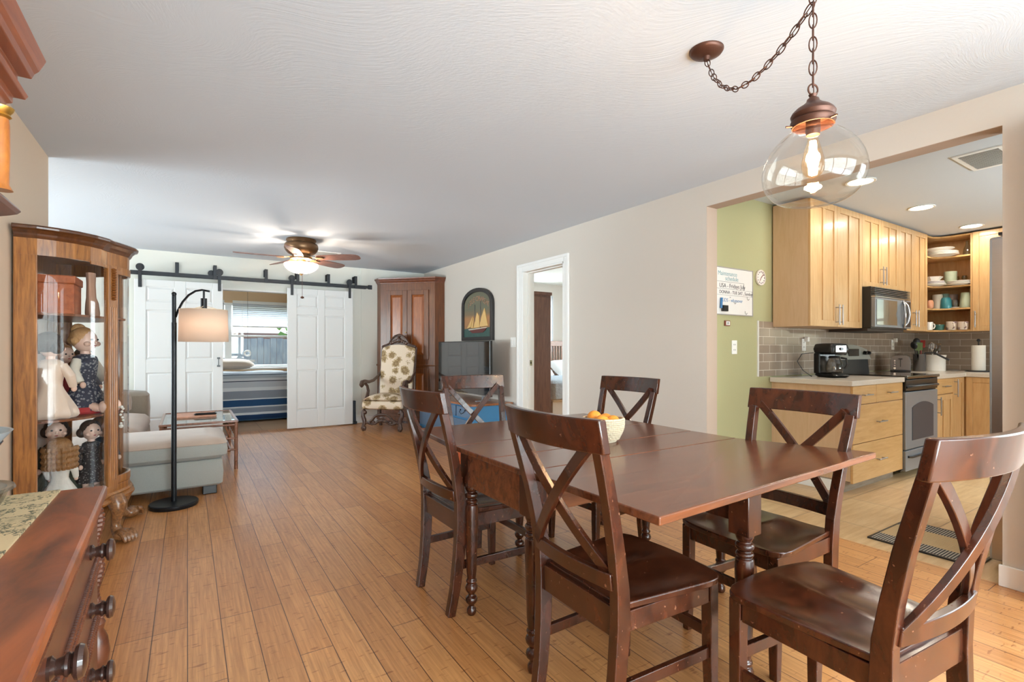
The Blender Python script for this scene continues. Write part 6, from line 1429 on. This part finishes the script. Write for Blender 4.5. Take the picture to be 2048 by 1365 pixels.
# outdoors: fence, ground, neighbouring wall, leaves
slab('ground', mat('yard_ground', (128, 120, 96), .95, noise=.3, nscale=3), -40, 40, -40, 60, -.35, -.12)
M_fw = wood('weathered_fence', (62, 74, 88), (104, 112, 118), .85, (4, 4, 1), 0, 3)
fe = thing('wooden_fence', 'weathered grey board fence outside the far window', 'fence', (1, 13.4, -.12))
x = -3.0; i = 0
while x < 6.5:
    MB().box(x, x+.135, 13.4, 13.42, -.12, 1.42+.015*math.sin(i*2.3)).build('board', M_fw, fe); x += .142; i += 1
MB().box(-3, 6.5, 13.42, 13.46, .2, .3).box(-3, 6.5, 13.42, 13.46, 1.1, 1.2).build('rail', M_fw, fe)
ga = thing('garage_wall', 'neighbouring house wall with white beams above the fence', 'building', (1, 16, -.12))
MB().box(-8, 12, 16, 16.2, -.12, 1.65).build('wall', mat('house_brown', (132, 104, 96), .9), ga)
for z in (1.6, 1.78, 1.98): MB().box(-8, 12, 15.4, 15.5, z, z+.07).build('beam', M_white, ga)
M_leaf = mat('leaf_green', (84, 128, 72), .6, noise=.3, nscale=3)
def leafy(root, c, r, n, sz, name='foliage', m=None, seed=1):
    rnd = random.Random(seed); b = MB()
    for i in range(n):
        d = Vector((rnd.gauss(0, 1), rnd.gauss(0, 1), rnd.gauss(0, 1))).normalized()*(rnd.random()**.4)
        p = Vector(c)+Vector((d.x*r[0], d.y*r[1], d.z*r[2])); q = Matrix.Rotation(rnd.random()*6.3, 3, 'Z') @ Matrix.Rotation(rnd.random()*2-1, 3, 'X') @ Matrix.Rotation(rnd.random()*2-1, 3, 'Y')
        s = sz*(.6+rnd.random()*.8); vs = [b.bm.verts.new(p+q @ Vector(v_)) for v_ in ((0, 0, 0), (s*.3, s*.35, s*.06), (0, s, 0), (-s*.3, s*.35, s*.06))]; b.bm.faces.new(vs)
    o = b.build(name, m or M_leaf, root); o['kind'] = 'stuff'; return o
pl_t = thing('garden_shrub', 'broad green leaves in front of the fence outside the far window', 'shrub', (2.2, 12.6, -.12))
MB().tube([(2.6, 12.6, -.12), (2.5, 12.6, .8), (2.3, 12.55, 1.4), (1.9, 12.5, 1.55)], [.02, .016, .012, .006], 8).build('stem', mat('stem_brown', (92, 78, 56), .8), pl_t, smooth=True)
leafy(pl_t, (2.2, 12.55, 1.55), (.55, .2, .22), 34, .3, seed=4)
# garden beyond the kitchen window and glass door
def tree(x, y, h, r, label, seed, cat='tree'):
    t_ = thing('garden_tree', label, cat, (x, y, -.12), group='trees outside the near windows'); MB().tube([(x, y, -.12), (x+.1, y, h*.35), (x, y+.1, h*.6)], [.14, .11, .07], 10).build('trunk', mat('stem_brown', (92, 78, 56)), t_, smooth=True)
    leafy(t_, (x, y, h*.68), (r, r, h*.34), 900, .34, seed=seed)
for i, (x, y, h, r) in enumerate([(3.2, -7, 4.6, 1.3), (6.4, -6.6, 5.2, 1.6), (9.6, -7.2, 4.4, 1.3), (-3.2, -8, 5.2, 1.5), (0, -9.2, 5.5, 1.5), (11.6, 1.2, 4.2, 1.4), (11.9, -2.2, 4.6, 1.5)]):
    tree(x, y, h, r, 'leafy green tree in the garden behind the viewer, seen only in reflections', 10+i)
# ------------------------------------------------------------------ side bedroom seen through the doorway
wd = thing('wardrobe', 'tall dark brown wardrobe seen through the bedroom doorway', 'wardrobe', (4.3, 6.3, 0))
M_wd = wood('wardrobe_brown', (92, 60, 48), (122, 84, 66), .5, (9, 9, 1), .1, 4)
MB().box(4.05, 4.545, 5.97, 6.75, .0, 2.0).build('body', M_wd, wd, bevel=.003); MB().box(4.06, 4.535, 5.955, 5.97, .08, 1.93).build('side_panel', M_wd, wd, bevel=.003); MB().box(4.04, 4.555, 5.95, 6.76, 1.96, 2.005).build('top', M_wd, wd, bevel=.003)
b2 = thing('bed', 'bed with grey-blue quilt and slatted wooden headboard in the side bedroom', 'bed', (5.6, 7.0, 0))
MB().box(4.80, 6.5, 6.25, 7.82, .33, .60).build('mattress', mat('mattress_white', (222, 220, 214), .9), b2, bevel=.03)
MB().box(4.82, 6.48, 6.28, 7.80, .12, .33).build('bed_skirt', mat('bed_skirt', (204, 196, 184), .9), b2)
b = MB(); cushion(b, 4.76, 6.54, 6.21, 7.5, .33, .66, .08, .02); b.build('quilt', mat('quilt_blue_grey', (172, 182, 192), .9, bump=1, bscale=26, noise=.08, nscale=26), b2, smooth=True)
M_hb = wood('headboard_brown', (130, 84, 58), (172, 118, 84), .4, (3, 9, 9), .2, 4)
MB().box(4.76, 6.54, 7.86, 7.90, 1.22, 1.32).box(4.76, 4.84, 7.85, 7.91, 0, 1.34).box(6.46, 6.54, 7.85, 7.91, 0, 1.34).box(4.84, 6.46, 7.86, 7.90, .50, .58).build('headboard_frame', M_hb, b2, bevel=.004)
b = MB()
for i in range(24): b.box(4.87+i*.066, 4.892+i*.066, 7.87, 7.89, .58, 1.22)
b.build('headboard_slats', M_hb, b2)
for x in (4.86, 6.44): MB().box(x-.03, x+.03, 6.30, 6.36, 0, .12).build('leg', M_dark, b2)
pillow(4.95, 5.65, 7.45, .80, 'white pillow against the left part of the slatted headboard', (230, 230, 232), 'white pillows', .6); pillow(5.7, 6.4, 7.45, .80, 'white pillow against the right part of the slatted headboard', (230, 230, 232), 'white pillows', .6)
pts = [(5.75+.008*i, 7.90+.012*math.sin(i*1.1)) for i in range(40)]
o = MB().strip(pts, 1.1, 2.2, .003).build('curtain', shade_mat('sheer_curtain', (244, 246, 250), .7), loc=(5.9, 7.9, 1.1), smooth=True); tag(o, 'white sheer curtain at the side bedroom window', 'curtain')
for o in S.objects:
    for k in ('_w', '_o'):
        if k in o: del o[k]
